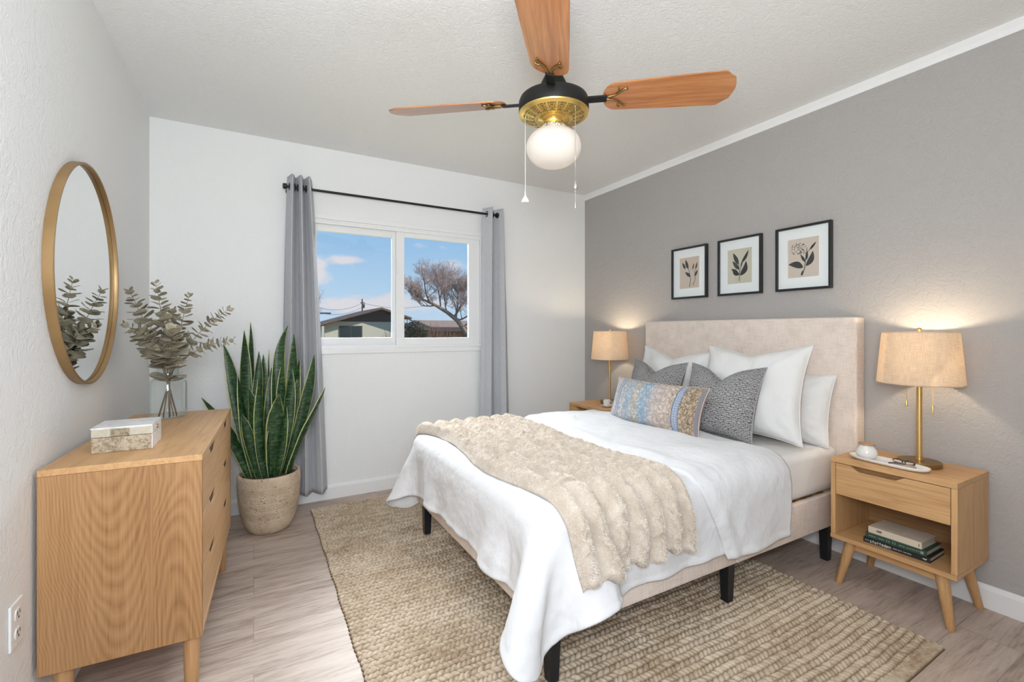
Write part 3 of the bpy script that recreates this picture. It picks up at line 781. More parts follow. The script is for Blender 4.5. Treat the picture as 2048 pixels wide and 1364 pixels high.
# ================================================================== PILLOWS
def pillow(name, W, Hh, Tk, mt, loc, tilt, yaw, label, roll=0, chop=0.0, n=44, ear=.10, seed=0, back=None, wrk=.011, piping=None, power=.46, group=None):
    """standing pillow: local x = width, z = height, y = thickness; tilt leans it back"""
    def surf(u, v, side):
        e = 1 - ear * (1 - v * v) ** 1.0 * (abs(u) ** 3); e2 = 1 - ear * (1 - u * u) * (abs(v) ** 3)
        x = W / 2 * u * e; z = Hh / 2 * v * e2
        t = Tk / 2 * (max(0, (1 - u * u) * (1 - v * v))) ** power
        if chop:
            k = math.exp(-((u + .02) / .42) ** 2) * max(0, (v + .15) / 1.15) ** 1.5
            z -= chop * math.exp(-(abs(u + .03) / .33) ** 1.2) * max(0, (v + .1) / 1.1) ** 1.4
            cr = math.exp(-((u + .03 - .18 * (1 - v)) / .08) ** 2) * max(0, v) ** 1.0
            t *= 1 - .25 * cr
            x += math.copysign(1, u) * 0.01 * k
        p = Vector((x * 7 + seed, z * 7, side * 3 + seed))
        rad = math.atan2(v, u)
        cor = min(1, (abs(u) ** 4 + abs(v) ** 4) * .6)
        w_ = noise.fractal(p, 1.0, 2.0, 3) * wrk + cor * wrk * .9 * math.sin(rad * 26 + seed * 3 + 2 * noise.noise(p)) * (1 - max(abs(u), abs(v))) * 3
        env = min(1, (1 - max(abs(u), abs(v))) * 6)
        sag = -.10 * Tk * (v < 0) * v * v
        return Vector((x, side * (t * (1 + .12 * max(0, -v)) + w_ * env), z))
    def cs(k): return math.sin((k / n - .5) * PI) * .35 + (k / n * 2 - 1) * .65
    root = thing(name, label, 'pillow', loc, yaw, group)
    B = Rot(roll, 'Y'); A = Rot(tilt, 'X')
    def mk(side):
        return [[A @ B @ surf(cs(i), cs(j), side) for j in range(n + 1)] for i in range(n + 1)]
    F_, K_ = mk(-1), mk(1)
    zmin = min(p.z for r in F_ + K_ for p in r)
    for S in (F_, K_):
        for r in S:
            for p in r: p.z -= zmin
    def uvgrid(mb_name, P, mtt, flip):
        arr = np.array([[tuple(p) for p in r] for r in P]); 
        if flip: arr = arr[::-1]
        return np_grid(mb_name, arr, mtt, 0, root)
    uvgrid('front_cover', F_, mt, False)
    uvgrid('back_cover', K_, back or mt, True)
    bd = [F_[i][0] for i in range(n + 1)] + [F_[n][j] for j in range(1, n + 1)] + [F_[i][n] for i in range(n - 1, -1, -1)] + [F_[0][j] for j in range(n - 1, 0, -1)]
    MB().tube(bd + [bd[0]], .0028, 6, cap=False).build('piping', piping or mt, root, smooth=True)
    return root
M['pillow_white'] = linen('white_pillow_linen', (.74, .735, .72), wr=.30, big=9)
def grey_fn(g, b):
    uv = g.coord('UV'); v = g.map(uv, (26, 26, 1))
    w_ = g.noise(v, .8, 2, .5, out=1)
    vm = g.n('ShaderNodeVectorMath', operation='MULTIPLY_ADD'); g.set(vm, 0, w_); g.set(vm, 1, (1.4, 1.4, 0)); g.set(vm, 2, v)
    br = g.n('ShaderNodeTexBrick', offset=.5, offset_frequency=2, i={'Color1': (0, 0, 0), 'Color2': (1, 1, 1), 'Mortar': (.2, .2, .2), 'Scale': 1.0, 'Mortar Size': .10, 'Mortar Smooth': .6, 'Brick Width': 1.5, 'Row Height': .62})
    g.set(br, 'Vector', vm.outputs[0])
    th = g.noise(g.map(uv, (420, 60, 1)), 1.0, 2, .6); th2 = g.noise(g.map(uv, (60, 420, 1)), 1.0, 2, .6)
    f = g.m('ADD', g.m('MULTIPLY', g.m('SUBTRACT', 1.0, br.outputs[1]), .5), g.m('MULTIPLY', g.m('ADD', th, th2), .35))
    c = g.ramp(f, [(.34, (.075, .068, .062)), (.56, (.185, .178, .172)), (.78, (.36, .355, .355))])
    g.set(b, 'Base Color', c); g.set(b, 'Normal', g.bump(f, .55, .006))
M['pillow_grey'] = mat('grey_woven_fabric', (.2, .2, .21), .9, spec=.12, fn=grey_fn)
M['pillow_pink'] = linen('pink_beige_backing', (.60, .44, .38), wr=.2)
def lumbar_fn(g, b):
    uv = g.coord('UV'); u, v, _ = g.xyz(uv)
    v1 = g.map(uv, (2.4, 1, 1))
    w_ = g.noise(v1, 7, 2, .6, out=1)
    vm = g.n('ShaderNodeVectorMath', operation='MULTIPLY_ADD'); g.set(vm, 0, w_); g.set(vm, 1, (.14, .14, 0)); g.set(vm, 2, v1)
    ring = g.wave(vm.outputs[0], 9, 6, 2, 2.2, typ='RINGS')
    lace = g.ramp(g.vor(vm.outputs[0], 10, 'DISTANCE_TO_EDGE'), [(0.05, (1, 1, 1)), (.14, (0, 0, 0))])
    motif = g.m('MULTIPLY', g.ramp(g.noise(vm.outputs[0], 17, 2, .6, 2.5), [(.44, (0, 0, 0)), (.48, (1, 1, 1)), (.53, (1, 1, 1)), (.57, (0, 0, 0))]), 1.0)
    # ground colour bands across the width
    ground = g.ramp(u, [(0.0, (.62, .58, .52)), (.18, (.62, .54, .46)), (.27, (.62, .53, .46)), (.33, (.42, .50, .56)), (.40, (.62, .56, .47)), (.47, (.40, .48, .54)), (.56, (.62, .52, .45)), (.70, (.66, .56, .49)), (.80, (.62, .50, .38)), (.9, (.56, .44, .32))])
    ink = g.ramp(u, [(0.0, (.24, .28, .34)), (.16, (.27, .26, .27)), (.28, (.14, .24, .34)), (.38, (.27, .23, .18)), (.48, (.12, .22, .33)), (.60, (.30, .26, .25)), (.76, (.22, .16, .11)), (.82, (.11, .08, .05))])
    c = g.mix(g.m('MULTIPLY', motif, .85), ground, ink)
    c = g.mix(g.m('MULTIPLY', lace, .55), c, ink)
    # blue border bands with a bead chain
    for a_, b_ in ((.15, .20), (.745, .81)):
        ins = g.m('MULTIPLY', g.m('GREATER_THAN', u, a_), g.m('LESS_THAN', u, b_))
        ch = g.vor(g.map(uv, (55, 22, 1)), 1.0, 'F1', rnd=.15)
        chc = g.ramp(ch, [(.22, (.58, .57, .58)), (.34, (.14, .17, .24)), (.46, (.27, .35, .48)), (.6, (.30, .38, .50))])
        c = g.mix(ins, c, chc)
        for q_ in (a_ + .004, b_ - .004):
            ln = g.m('LESS_THAN', g.m('ABSOLUTE', g.m('SUBTRACT', u, q_)), .0035)
            c = g.mix(ln, c, (.13, .15, .21))
    ins = g.m('GREATER_THAN', u, .962); c = g.mix(ins, c, (.24, .23, .25))
    f = g.noise(g.map(uv, (700, 300, 1)), 1.0, 2, .6)
    g.set(b, 'Base Color', c); g.set(b, 'Normal', g.bump(g.m('ADD', g.m('MULTIPLY', f, .4), g.m('MULTIPLY', motif, .3)), .3, .003))
M['pillow_lumbar'] = mat('patterned_lumbar_fabric', (.6, .55, .5), .9, spec=.12, fn=lumbar_fn)
yw = -PI / 2       # front faces the foot of the bed (-X)
pillow('bed_pillow', .56, .37, .15, M['pillow_white'], (2.545, 1.50, .584), -12, yw, 'low white sleeping pillow at the right end, behind the big square pillow', seed=9, ear=.07, group='white pillows')
pillow('euro_pillow', .60, .51, .19, M['pillow_white'], (2.385, 1.555, .586), -15, yw, 'big square white pillow on the right against the headboard', seed=2, roll=-2, ear=.12, chop=.035, group='white pillows')
pillow('euro_pillow', .60, .47, .19, M['pillow_white'], (2.44, 2.155, .586), -14, yw, 'square white pillow on the left, in the corner by the far lamp', seed=5, roll=2, ear=.12, chop=.05, group='white pillows')
pillow('accent_pillow', .44, .41, .15, M['pillow_grey'], (2.21, 1.62, .600), -20, yw + .05, 'grey woven square cushion on the right with a dented top', seed=3, chop=.075, ear=.10, group='grey woven cushions')
pillow('accent_pillow', .46, .40, .15, M['pillow_grey'], (2.245, 2.13, .600), -18, yw - .05, 'grey woven square cushion on the left behind the patterned cushion', seed=7, chop=.08, ear=.10, group='grey woven cushions')
pillow('lumbar_pillow', .70, .27, .15, M['pillow_lumbar'], (2.035, 1.925, .612), -18, yw - .02, 'long blue and cream patterned lumbar cushion in front of the others', seed=4, back=M['pillow_pink'], ear=.07, piping=M['pillow_pink'])
# ================================================================== RUG
def rug_fn(g, b):
    o = g.coord('Object')
    n = g.noise(g.map(o, (1.2, 2.2, 1)), 2.2, 4, .6); f = g.noise(o, 90, 3, .7); m_ = g.noise(g.map(o, (30, 40, 30)), 1.0, 3, .6)
    s = g.m('ADD', g.m('MULTIPLY', n, .45), g.m('ADD', g.m('MULTIPLY', f, .30), g.m('MULTIPLY', m_, .35)))
    c = g.ramp(s, [(.34, (.24, .16, .10)), (.47, (.45, .345, .24)), (.57, (.58, .475, .355)), (.72, (.69, .595, .475))])
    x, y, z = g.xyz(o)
    c = g.mix(g.m('MULTIPLY', g.m('SUBTRACT', .0108, z), 130, clamp=True), c, (.15, .095, .055), 'MIX')  # low gaps of the weave coloured darker, standing in for their shade
    g.set(b, 'Base Color', c); g.set(b, 'Normal', g.bump(f, .5, .003))
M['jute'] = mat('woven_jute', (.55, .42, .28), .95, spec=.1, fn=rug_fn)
RX0, RX1, RY0, RY1 = .325, 2.215, .688, 3.245
nx, ny = 620, 1080
x = np.linspace(0, 1, nx)[:, None]; y = np.linspace(0, 1, ny)[None]
Wd, Ld = RX1 - RX0, RY1 - RY0
rows = 96
rowp = y * rows + .09 * np.sin(x * 17 + y * 9) + .05 * np.sin(x * 61)
row = np.floor(rowp); fr = rowp - row
rr = np.random.default_rng(8); ph = rr.random(rows + 8)[np.clip(row.astype(int) + 2, 0, rows + 7)]
frq = 84 + 10 * rr.random(rows + 8)[np.clip(row.astype(int) + 2, 0, rows + 7)]
sx = x * frq + ph * 7 + .5 * np.sin(x * 40 + row * 1.7)
bx = sx + .42 * (fr - .5) * np.where(row % 2 == 0, 1, -1) * 1.6       # slanted stitches, alternating like a braid
cell = np.floor(bx); fb = bx - cell
hsh = np.modf(np.sin(cell * 12.9898 + row * 78.233) * 43758.5453)[0]; hsh = np.abs(hsh)
prof_r = np.clip(np.sin(fr * PI), 0, 1) ** .45
prof_b = np.clip(np.sin(fb * PI), 0, 1) ** .5
Z = .003 + .0130 * prof_r * (.15 + .85 * prof_b) * (.6 + .55 * hsh)
# plaited border cord at the short near edge and thin edges all round
ed = np.minimum(np.minimum(x, 1 - x) * Wd, np.minimum(y, 1 - y) * Ld)
Z = Z * np.clip(ed / .006 + .15, 0, 1)
nb = np.clip(1 - (y * Ld) / .045, 0, 1) > 0
bord = .010 + .004 * np.abs(np.sin(x * 500 + y * 900)) * np.abs(np.sin(y * 420))
Z = np.where(nb, bord * np.clip(ed / .006 + .1, 0, 1), Z)
wob = .002 * np.sin(x * 0 + y * 55) + .003 * (hsh - .5)
PX = RX0 + Wd * x + np.where((x < .02) | (x > .98), wob + .007 * (prof_r - .5) * np.where(x < .5, -1, 1), 0)  + 0 * y
PY = RY0 + Ld * y + .006 * np.sin(x * 6) + 0 * x
P = np.stack([PX, PY, Z + 0.0004], -1)
# turn the border down to the floor
P[0, :, 2] = .0005; P[-1, :, 2] = .0005; P[:, 0, 2] = .0005; P[:, -1, 2] = .0005
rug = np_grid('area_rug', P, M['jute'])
tag(rug, 'chunky woven beige jute area rug lying under the bed', 'rug')

# ================================================================== CURTAINS AND ROD
M['curtain'] = weave('grey_curtain_cloth', (.54, .545, .57), (.45, .455, .48), scale=500, bump=.12, slub=.6, rough=.8)
RY, RZc = YF - .085, 2.116
rod = thing('curtain_rod', 'thin black curtain rod above the window', 'curtain rod', (.95, RY, RZc))
MB().lathe([(.0085, -.76), (.0085, .775)], 16, Rot(90, 'Y')).build('pole', M['black_metal'], rod, smooth=True, angle=50)
for s, xx in ((-1, -.76), (1, .775)):
    MB().lathe([(0, 0), (.017, .001), (.018, .006), (.018, .022), (.012, .026), (0, .026)], 20, T((xx, 0, 0)) @ Rot(90 * s, 'Y')).build('finial', M['black_metal'], rod, smooth=True, angle=40)
for xx in (-.745, .745):
    MB().tube([(xx, 0, -.004), (xx, .05, -.012), (xx, .083, -.012)], .005, 8).lathe([(.02, 0), (.02, .005)], 20, T((xx, .0835, -.012)) @ Rot(90, 'X')).build('bracket', M['black_metal'], rod)
def curtain(label, xt, xb, zt, zb, folds, phase, seed, amp=.046):
    """xt, xb = (left, right) extents at the top and at the hem"""
    t = thing('curtain', label, 'curtain', ((xt[0] + xt[1]) / 2, RY, 0), 0, 'grey curtains')
    cx = t.location.x; n, mz = 150, 70; P = np.zeros((n, mz, 3))
    for i in range(n):
        u = i / (n - 1)
        for j in range(mz):
            v = j / (mz - 1); k = v ** .8
            l = xt[0] * (1 - k) + xb[0] * k; r = xt[1] * (1 - k) + xb[1] * k
            a = u * folds * 2 * PI + phase
            s = math.sin(a); A = amp * (1 + .25 * v * math.sin(seed + u * 7))
            flat = math.copysign(abs(s) ** .75, s)
            w_ = .010 * v * noise.noise(Vector((u * 6 + seed, v * 2.2, seed))) * 2
            P[i, j] = (l + (r - l) * (u + .35 * math.sin(2 * a) / (folds * 2 * PI)) - cx + w_ * .6, flat * A + w_, zt + (zb - zt) * v)
    np_grid('curtain_panel', P, M['curtain'], .0022, t)
    # ring grommets where the cloth crosses the rod
    q = 0
    for k in range(int(folds * 2) + 1):
        a = k * PI - phase
        u = a / (folds * 2 * PI)
        if u < .02 or u > .98: continue
        x_ = xt[0] + (xt[1] - xt[0]) * u - cx
        ring_ = [(.021 * math.cos(b), .021 * math.sin(b)) for b in [2 * PI * i / 24 for i in range(25)]]
        dirx = 1 if k % 2 == 0 else -1
        MB().tube([(x_ + dirx * .004 , b_ * .8, RZc + c_) for b_, c_ in ring_], .0035, 8, cap=False).build('grommet', M['black_metal'], t, smooth=True)
    return t
curtain('grey curtain on the left of the window behind the snake plant', (.190, .338), (.145, .435), 2.19, .085, 3.0, .9, 1.0)
curtain('grey curtain on the right of the window, nearest the bed', (1.63, 1.815), (1.60, 1.875), 2.165, .085, 1.9, 2.2, 4.0)

# ================================================================== ROUND MIRROR ON THE LEFT WALL
M['mirror'] = mat('mirror_silver', (.86, .88, .87), .0, 1.0)
def mfr(g, b):
    n = g.noise(g.coord('Object'), 3, 3, .6); g.set(b, 'Base Color', g.ramp(n, [(.35, (.30, .18, .075)), (.65, (.42, .27, .125))]))
M['mirror_frame'] = mat('brushed_gold_frame', (.45, .3, .14), .42, .55, fn=mfr)
mr = thing('wall_mirror', 'round gold framed mirror on the left wall above the dresser', 'mirror', (XL + .0005, 2.203, 1.375))
SQ = Matrix.Diagonal((1, .94, .99, 1))
R90 = Rot(90, 'Y')
MB().lathe([(.387, 0), (.397, 0), (.398, .024), (.3965, .026), (.3905, .026), (.389, .024), (.388, .012), (.387, .012)], 128, SQ @ R90, cap=False).build('frame', M['mirror_frame'], mr, smooth=True, angle=35)
MB().lathe([(0, .008), (.3875, .008), (.3875, .0115), (0, .0115)], 128, SQ @ R90, cap=False).build('glass', M['mirror'], mr, smooth=True, angle=35)

# ================================================================== FRAMED BOTANICAL PRINTS
M['pic_black'] = mat('black_frame', (.013, .013, .014), .35)
M['mat_board'] = mat('white_mat_board', (.90, .90, .90), .8)
def paper(nm, c):
    def fn(g, b):
        n = g.noise(g.coord('Object'), 60, 3, .6); g.set(b, 'Base Color', g.ramp(n, [(.3, tuple(x * .95 for x in c)), (.7, c)]))
    return mat(nm, c, .8, fn=fn)
M['paper1'] = paper('tan_paper', (.66, .52, .42)); M['paper2'] = paper('cream_paper', (.64, .585, .47)); M['paper3'] = paper('pale_peach_paper', (.68, .57, .485))
M['ink'] = mat('dark_ink', (.035, .036, .038), .7)
def leaf_poly(base, ang, L, W, bend=0.0, n=10):
    """leaf outline starting at base, pointing along ang degrees"""
    a = math.radians(ang); d = (math.cos(a), math.sin(a)); s = (-d[1], d[0]); up = []; dn = []
    for i in range(n + 1):
        t = i / n; w = W / 2 * math.sin(PI * t ** .8) ** .9 if 0 < t < 1 else 0
        c = bend * L * math.sin(PI * t) * .5
        up.append((base[0] + d[0] * L * t + s[0] * (c + w), base[1] + d[1] * L * t + s[1] * (c + w)))
        dn.append((base[0] + d[0] * L * t + s[0] * (c - w), base[1] + d[1] * L * t + s[1] * (c - w)))
    return up + dn[1:-1][::-1]
def stem_poly(pts, w0, w1):
    l = []; r = []
    for i, p in enumerate(pts):
        a = pts[max(0, i - 1)]; b = pts[min(len(pts) - 1, i + 1)]; dx, dy = b[0] - a[0], b[1] - a[1]; q = math.hypot(dx, dy); w = w0 + (w1 - w0) * i / (len(pts) - 1)
        l.append((p[0] - dy / q * w / 2, p[1] + dx / q * w / 2)); r.append((p[0] + dy / q * w / 2, p[1] - dx / q * w / 2))
    return l + r[::-1]
def picture(label, y0, y1, z0, z1, ph_, polys, paper_m):
    """seen from the room, left is +Y.  art coords: a right, b up, centred"""
    yc, zc = (y0 + y1) / 2, (z0 + z1) / 2; w, h = (y1 - y0) / 2, (z1 - z0) / 2
    t = thing('framed_print', label, 'picture', (XR - .0005, yc, zc), 0, 'framed botanical prints')
    m = MB(); b = .013; D = .024
    m.box((-D, -w, -h), (0, -w + b, h), .001).box((-D, w - b, -h), (0, w, h), .001).box((-D, -w + b, -h), (0, w - b, -h + b), .001).box((-D, -w + b, h - b), (0, w - b, h), .001)
    m.build('frame', M['pic_black'], t)
    pw, phh = w * .56, h * .60
    m = MB(); X0 = -.012
    # mat board with a window
    for (a0, a1, c0, c1) in ((-w + b, -pw, -h + b, h - b), (pw, w - b, -h + b, h - b), (-pw, pw, -h + b, -phh), (-pw, pw, phh, h - b)): m.box((X0, a0, c0), (X0 + .003, a1, c1))
    m.build('mat_board', M['mat_board'], t)
    pp = MB().box((X0 + .003, -pw - .003, -phh - .003), (X0 + .005, pw + .003, phh + .003)).build('art_print', paper_m, t)
    m = MB()
    for k, poly in enumerate(polys): m.prism([(-p[0], p[1]) for p in poly], 0, X0 + .0022 - .00004 * (k % 9), X0 + .0031)
    m.build('plant_drawing', M['ink'], pp)
    MB().box((-D + .006, -w + b, -h + b), (-D + .008, w - b, h - b)).build('glass', M['pane'], t)
    return t
r5 = random.Random(5)
# 1: leaves on long curved stems
A1 = [stem_poly([(.03, -.09), (.05, -.05), (.045, 0), (.055, .03)], .004, .002), stem_poly([(.0, -.1), (.012, -.05), (.0, 0), (-.01, .04)], .004, .002)]
A1 += [leaf_poly((-.012, .03), 108, .07, .022), leaf_poly((-.035, .03), 118, .055, .018), leaf_poly((.028, .02), 75, .045, .01), leaf_poly((.052, .02), 72, .05, .012), leaf_poly((.01, -.03), 140, .06, .022), leaf_poly((.045, -.03), 60, .05, .016)]
# 2: upright sprig with seven leaves
A2 = [stem_poly([(-.002, -.095), (0, -.05), (-.004, 0), (-.012, .05)], .004, .0015), stem_poly([(0, -.045), (.012, 0), (.03, .045)], .003, .0015)]
A2 += [leaf_poly((-.008, .012), 116, .085, .026), leaf_poly((.014, .02), 58, .088, .019, -.1), leaf_poly((-.004, -.022), 128, .075, .024), leaf_poly((.004, -.062), 66, .098, .034, -.28), leaf_poly((-.002, -.055), 142, .062, .028, .2), leaf_poly((-.012, -.04), 150, .055, .02), leaf_poly((0.008, -.01), 75, .05, .008)]
# 3: berry umbel with three big leaves
A3 = [stem_poly([(-.006, -.10), (.008, -.06), (.012, -.02), (.016, .02), (-.012, .06)], .005, .0015), stem_poly([(.012, -.03), (-.005, .0), (-.02, .05)], .003, .001), stem_poly([(.014, .01), (.03, .035), (.04, .05)], .003, .001)]
A3 += [leaf_poly((0, -.055), 163, .085, .036, -.2), leaf_poly((.016, -.05), 66, .088, .030, -.22), leaf_poly((.010, -.025), 118, .050, .014), leaf_poly((.018, -.015), 86, .055, .013), leaf_poly((.036, .04), 50, .052, .012), leaf_poly((-.010, -.10), 75, .03, .008)]
for i in range(95):
    rr_ = .040 * math.sqrt(r5.random()); aa = r5.uniform(0, 2 * PI); c = (-.024 + 1.15 * rr_ * math.cos(aa), .052 + .85 * rr_ * math.sin(aa)); q = r5.uniform(.0012, .0026); e = r5.uniform(.6, 1.6)
    A3.append([(c[0] + q * e * math.cos(k * PI / 3), c[1] + q * math.sin(k * PI / 3)) for k in range(6)])
picture('smallest looking botanical print, leftmost in the row above the headboard', 2.072, 2.372, 1.402, 1.768, 1, A1, M['paper1'])
picture('botanical print of an upright leafy sprig, middle frame above the headboard', 1.685, 1.985, 1.402, 1.768, 1, A2, M['paper2'])
picture('botanical print of a berry cluster with leaves, frame nearest the right lamp', 1.297, 1.597, 1.402, 1.768, 1, A3, M['paper3'])

# ================================================================== TABLE LAMPS
def shade_fn(g, b):
    out = [n for n in g.t.nodes if n.type == 'OUTPUT_MATERIAL'][0]
    o = g.coord('Object')
    pol = g.n('ShaderNodeCombineXYZ'); x, y, z = g.xyz(o)
    g.set(pol, 0, g.m('MULTIPLY', g.m('ARCTAN2', y, x), .15)); g.set(pol, 1, z)
    a = g.noise(g.map(pol.outputs[0], (500, 22, 1)), 1.0, 2, .6); c = g.noise(g.map(pol.outputs[0], (22, 500, 1)), 1.0, 2, .6)
    f = g.m('MULTIPLY', g.m('ADD', a, c), .5)
    col = g.ramp(f, [(.38, (.72, .61, .49)), (.58, (.90, .81, .69))])
    df = g.n('ShaderNodeBsdfDiffuse', i={'Color': col}); tl = g.n('ShaderNodeBsdfTranslucent', i={'Color': col})
    mx = g.n('ShaderNodeMixShader'); g.set(mx, 0, .60); g.t.links.new(df.outputs[0], mx.inputs[1]); g.t.links.new(tl.outputs[0], mx.inputs[2])
    g.t.links.new(mx.outputs[0], out.inputs['Surface'])
M['shade'] = mat('linen_lampshade', (.8, .7, .6), fn=shade_fn)
M['bulb'] = mat('lamp_bulb', (1, .9, .75), Emission_Color=(1, .72, .42), Emission_Strength=6.0)
def lamp(label, loc, rz, base_prof_, stem_prof, power, chains):
    t = thing('table_lamp', label, 'lamp', loc, rz, 'brass table lamps')
    MB().lathe(base_prof_, 48).build('base', M['dark_brass'], t, smooth=True, angle=40)
    MB().lathe(stem_prof, 24).build('stem', M['brass'], t, smooth=True, angle=50)
    zb, zt, rb, rt = .357, .585, .150, .131
    s = MB().lathe([(rb, zb), (rt, zt), (rt - .0016, zt), (rb - .0016, zb), (rb, zb)], 96, cap=False).build('lamp_shade', M['shade'], t, smooth=True, angle=50)
    for z, r in ((zb + .002, rb), (zt - .002, rt)):
        MB().tube([((r - .0008) * math.cos(2 * PI * k / 64), (r - .0008) * math.sin(2 * PI * k / 64), z) for k in range(65)], .0018, 6, cap=False).build('shade_trim', M['shade'], s, smooth=True)
    m = MB()
    for k in range(3):
        a = 2 * PI * k / 3; m.tube([(0, 0, zt - .008), ((rt - .002) * math.cos(a), (rt - .002) * math.sin(a), zt - .008)], .0012, 5)
    m.tube([(0, 0, .40), (.035, 0, .43), (.035, 0, .53), (0, 0, zt - .008)], .0014, 5).tube([(0, 0, .40), (-.035, 0, .43), (-.035, 0, .53), (0, 0, zt - .008)], .0014, 5)
    m.build('shade_fitter', M['brass'], t)
    MB().lathe([(0, zt - .008), (.004, zt - .006), (.003, zt + .002), (.0075, zt + .006), (.0085, zt + .011), (.005, zt + .017), (0, zt + .018)], 16).build('finial', M['brass'], t, smooth=True)
    MB().lathe([(.011, .385), (.013, .39), (.013, .42), (.010, .425)], 16).build('socket', M['brass'], t, smooth=True, angle=40)
    MB().lathe([(.008, .426), (.014, .44), (.024, .465), (.024, .48), (.014, .497), (0, .50)], 20).build('bulb', M['bulb'], t, smooth=True)
    for dx, L in chains:
        c = MB(); c.tube([(dx[0] * .3, dx[1] * .3, .40), (dx[0], dx[1], .395), (dx[0], dx[1], L + .035)], .0009, 5); pc = c.build('pull_chain', M['brass'], t)
        MB().lathe([(0, L), (.0036, L + .001), (.0036, L + .034), (.0015, L + .037)], 10, T((dx[0], dx[1], 0))).build('pull_weight', M['brass'], pc, smooth=True, angle=40)
    l = bpy.data.lights.new('lamp_glow', 'POINT'); l.energy = power * 1.15; l.color = (1, .81, .56); l.shadow_soft_size = .022
    lo = bpy.data.objects.new('lamp_glow', l); C.objects.link(lo); lo.parent = t; lo.location = (0, 0, .535)
    return t
bp = [(0, 0), (.074, 0), (.076, .002), (.076, .018), (.074, .020), (.018, .0205), (.016, .024), (.0, .024)]
a_ = math.radians(60.6)        # both chains hang across the line of sight of the camera
lamp('brass lamp with glowing linen shade on the nightstand right of the bed', (2.553, .878, NZ1 + .0005), 0, bp,
     [(.0135, .024), (.0135, .028), (.0105, .030), (.0105, .385)], 4.2, [((.018, .052), .245), ((-.018, -.052), .235)])
lamp('smaller looking brass lamp with lit shade in the far corner', (2.525, 2.86, NZ1 + .0005), 0, bp,
     [(.008, .024), (.008, .22), (.011, .30), (.015, .36), (.015, .385)], 4.2, [((.022, .026), .265), ((-.022, -.026), .265)])

# ================================================================== THINGS ON THE NIGHTSTANDS
M['ceramic'] = mat('white_ceramic', (.78, .77, .74), .22, Coat_Weight=.3)
M['ceramic_matte'] = mat('matte_white_ceramic', (.80, .78, .75), .45)
M['lidwood'] = oak('lid_wood', 0, (.46, .30, .19), (.30, .17, .10), rough=.55)
M['tortoise'] = mat('dark_tortoise', (.05, .022, .012), .2)
M['tan_leather'] = mat('tan_leather', (.42, .26, .17), .5)
def oval(a, b, z, n=72): return [(a * math.copysign(abs(math.cos(t)) ** .62, math.cos(t)), b * math.copysign(abs(math.sin(t)) ** .9, math.sin(t)), z) for t in [2 * PI * k / n for k in range(n)]]
def loft(rings_, closed_bottom=True):
    m = MB(); n = len(rings_[0]); vs = [p for r in rings_ for p in r]; fs = []
    for i in range(len(rings_) - 1):
        for k in range(n): fs.append((i * n + k, i * n + (k + 1) % n, (i + 1) * n + (k + 1) % n, (i + 1) * n + k))
    fs.append(list(range(n))[::-1]); fs.append([(len(rings_) - 1) * n + k for k in range(n)]); return m.add(vs, fs)
TX, TY, TRZ = 2.437, .948, math.radians(86)
tray = loft([oval(.128, .035, 0), oval(.142, .044, .004), oval(.150, .050, .014), oval(.1495, .0495, .0175), oval(.146, .046, .0165), oval(.138, .040, .0075), oval(.120, .030, .006)]).build('tray', M['ceramic_matte'], smooth=True, angle=50)
tray.location = (TX, TY, NZ1 + .0005); tray.rotation_euler = (0, 0, TRZ)
tag(tray, 'long oval white tray on the right nightstand', 'tray')
jar = thing('ceramic_jar', 'small round white jar with a flat wooden lid on the tray', 'jar', (TX + .004, TY + .082, NZ1 + .0075))
MB().lathe([(0, 0), (.024, 0), (.030, .004), (.039, .016), (.0405, .028), (.037, .042), (.029, .052), (.0265, .058), (.0285, .062), (.024, .062), (.024, .05), (0, .05)], 48, cap=False).build('body', M['ceramic'], jar, smooth=True, angle=60)
MB().lathe([(0, .0625), (.0305, .0625), (.0315, .064), (.0315, .068), (.030, .0695), (0, .0695)], 40, cap=False).build('lid', M['lidwood'], jar, smooth=True, angle=40)
gl = thing('folded_glasses', 'folded brown tortoiseshell glasses lying on the oval tray', 'glasses', (TX + .003, TY - .052, NZ1 + .0078), TRZ + .12)
m = MB()
for sx in (-1, 1): m.tube([(sx * .021 + .017 * math.cos(a), -.012 + .004 * math.sin(a), .0135 + .010 * math.sin(a)) for a in [2 * PI * k / 20 for k in range(21)]], .0022, 6, cap=False)
m.tube([(-.005, -.012, .018), (0, -.012, .020), (.005, -.012, .018)], .002, 6).build('front_frame', M['tortoise'], gl, smooth=True)
MB().tube([(.038, -.010, .016), (.034, -.004, .012), (-.034, .004, .008), (-.047, .007, .003)], [.002, .0028, .0026, .0032], 6).build('temple_arm', M['tan_leather'], gl, smooth=True)
MB().tube([(-.038, -.010, .016), (-.034, -.003, .010), (.034, .010, .006), (.046, .013, .003)], [.002, .0028, .0026, .0032], 6).build('temple_arm', M['tortoise'], gl, smooth=True)
sau = MB().lathe([(0, 0), (.022, 0), (.024, .002), (.045, .009), (.046, .0105), (.044, .011), (.024, .0045), (0, .0045)], 40, cap=False).build('saucer', M['ceramic'], smooth=True, angle=60)
sau.location = (2.385, 2.735, NZ1 + .0005); tag(sau, 'small white saucer under the cup on the far nightstand', 'saucer')
cup = thing('coffee_cup', 'small white coffee cup on its saucer beside the far lamp', 'cup', (2.385, 2.735, NZ1 + .0055))
MB().lathe([(0, 0), (.019, 0), (.024, .004), (.0275, .02), (.029, .048), (.0275, .0485), (.026, .02), (.018, .005), (0, .0045)], 40, cap=False).build('cup_body', M['ceramic'], cup, smooth=True, angle=60)
MB().tube([(.027, 0, .040), (.040, 0, .040), (.045, 0, .030), (.039, 0, .018), (.025, 0, .014)], .0032, 8, M=Rot(-60, 'Z')).build('handle', M['ceramic'], cup, smooth=True)

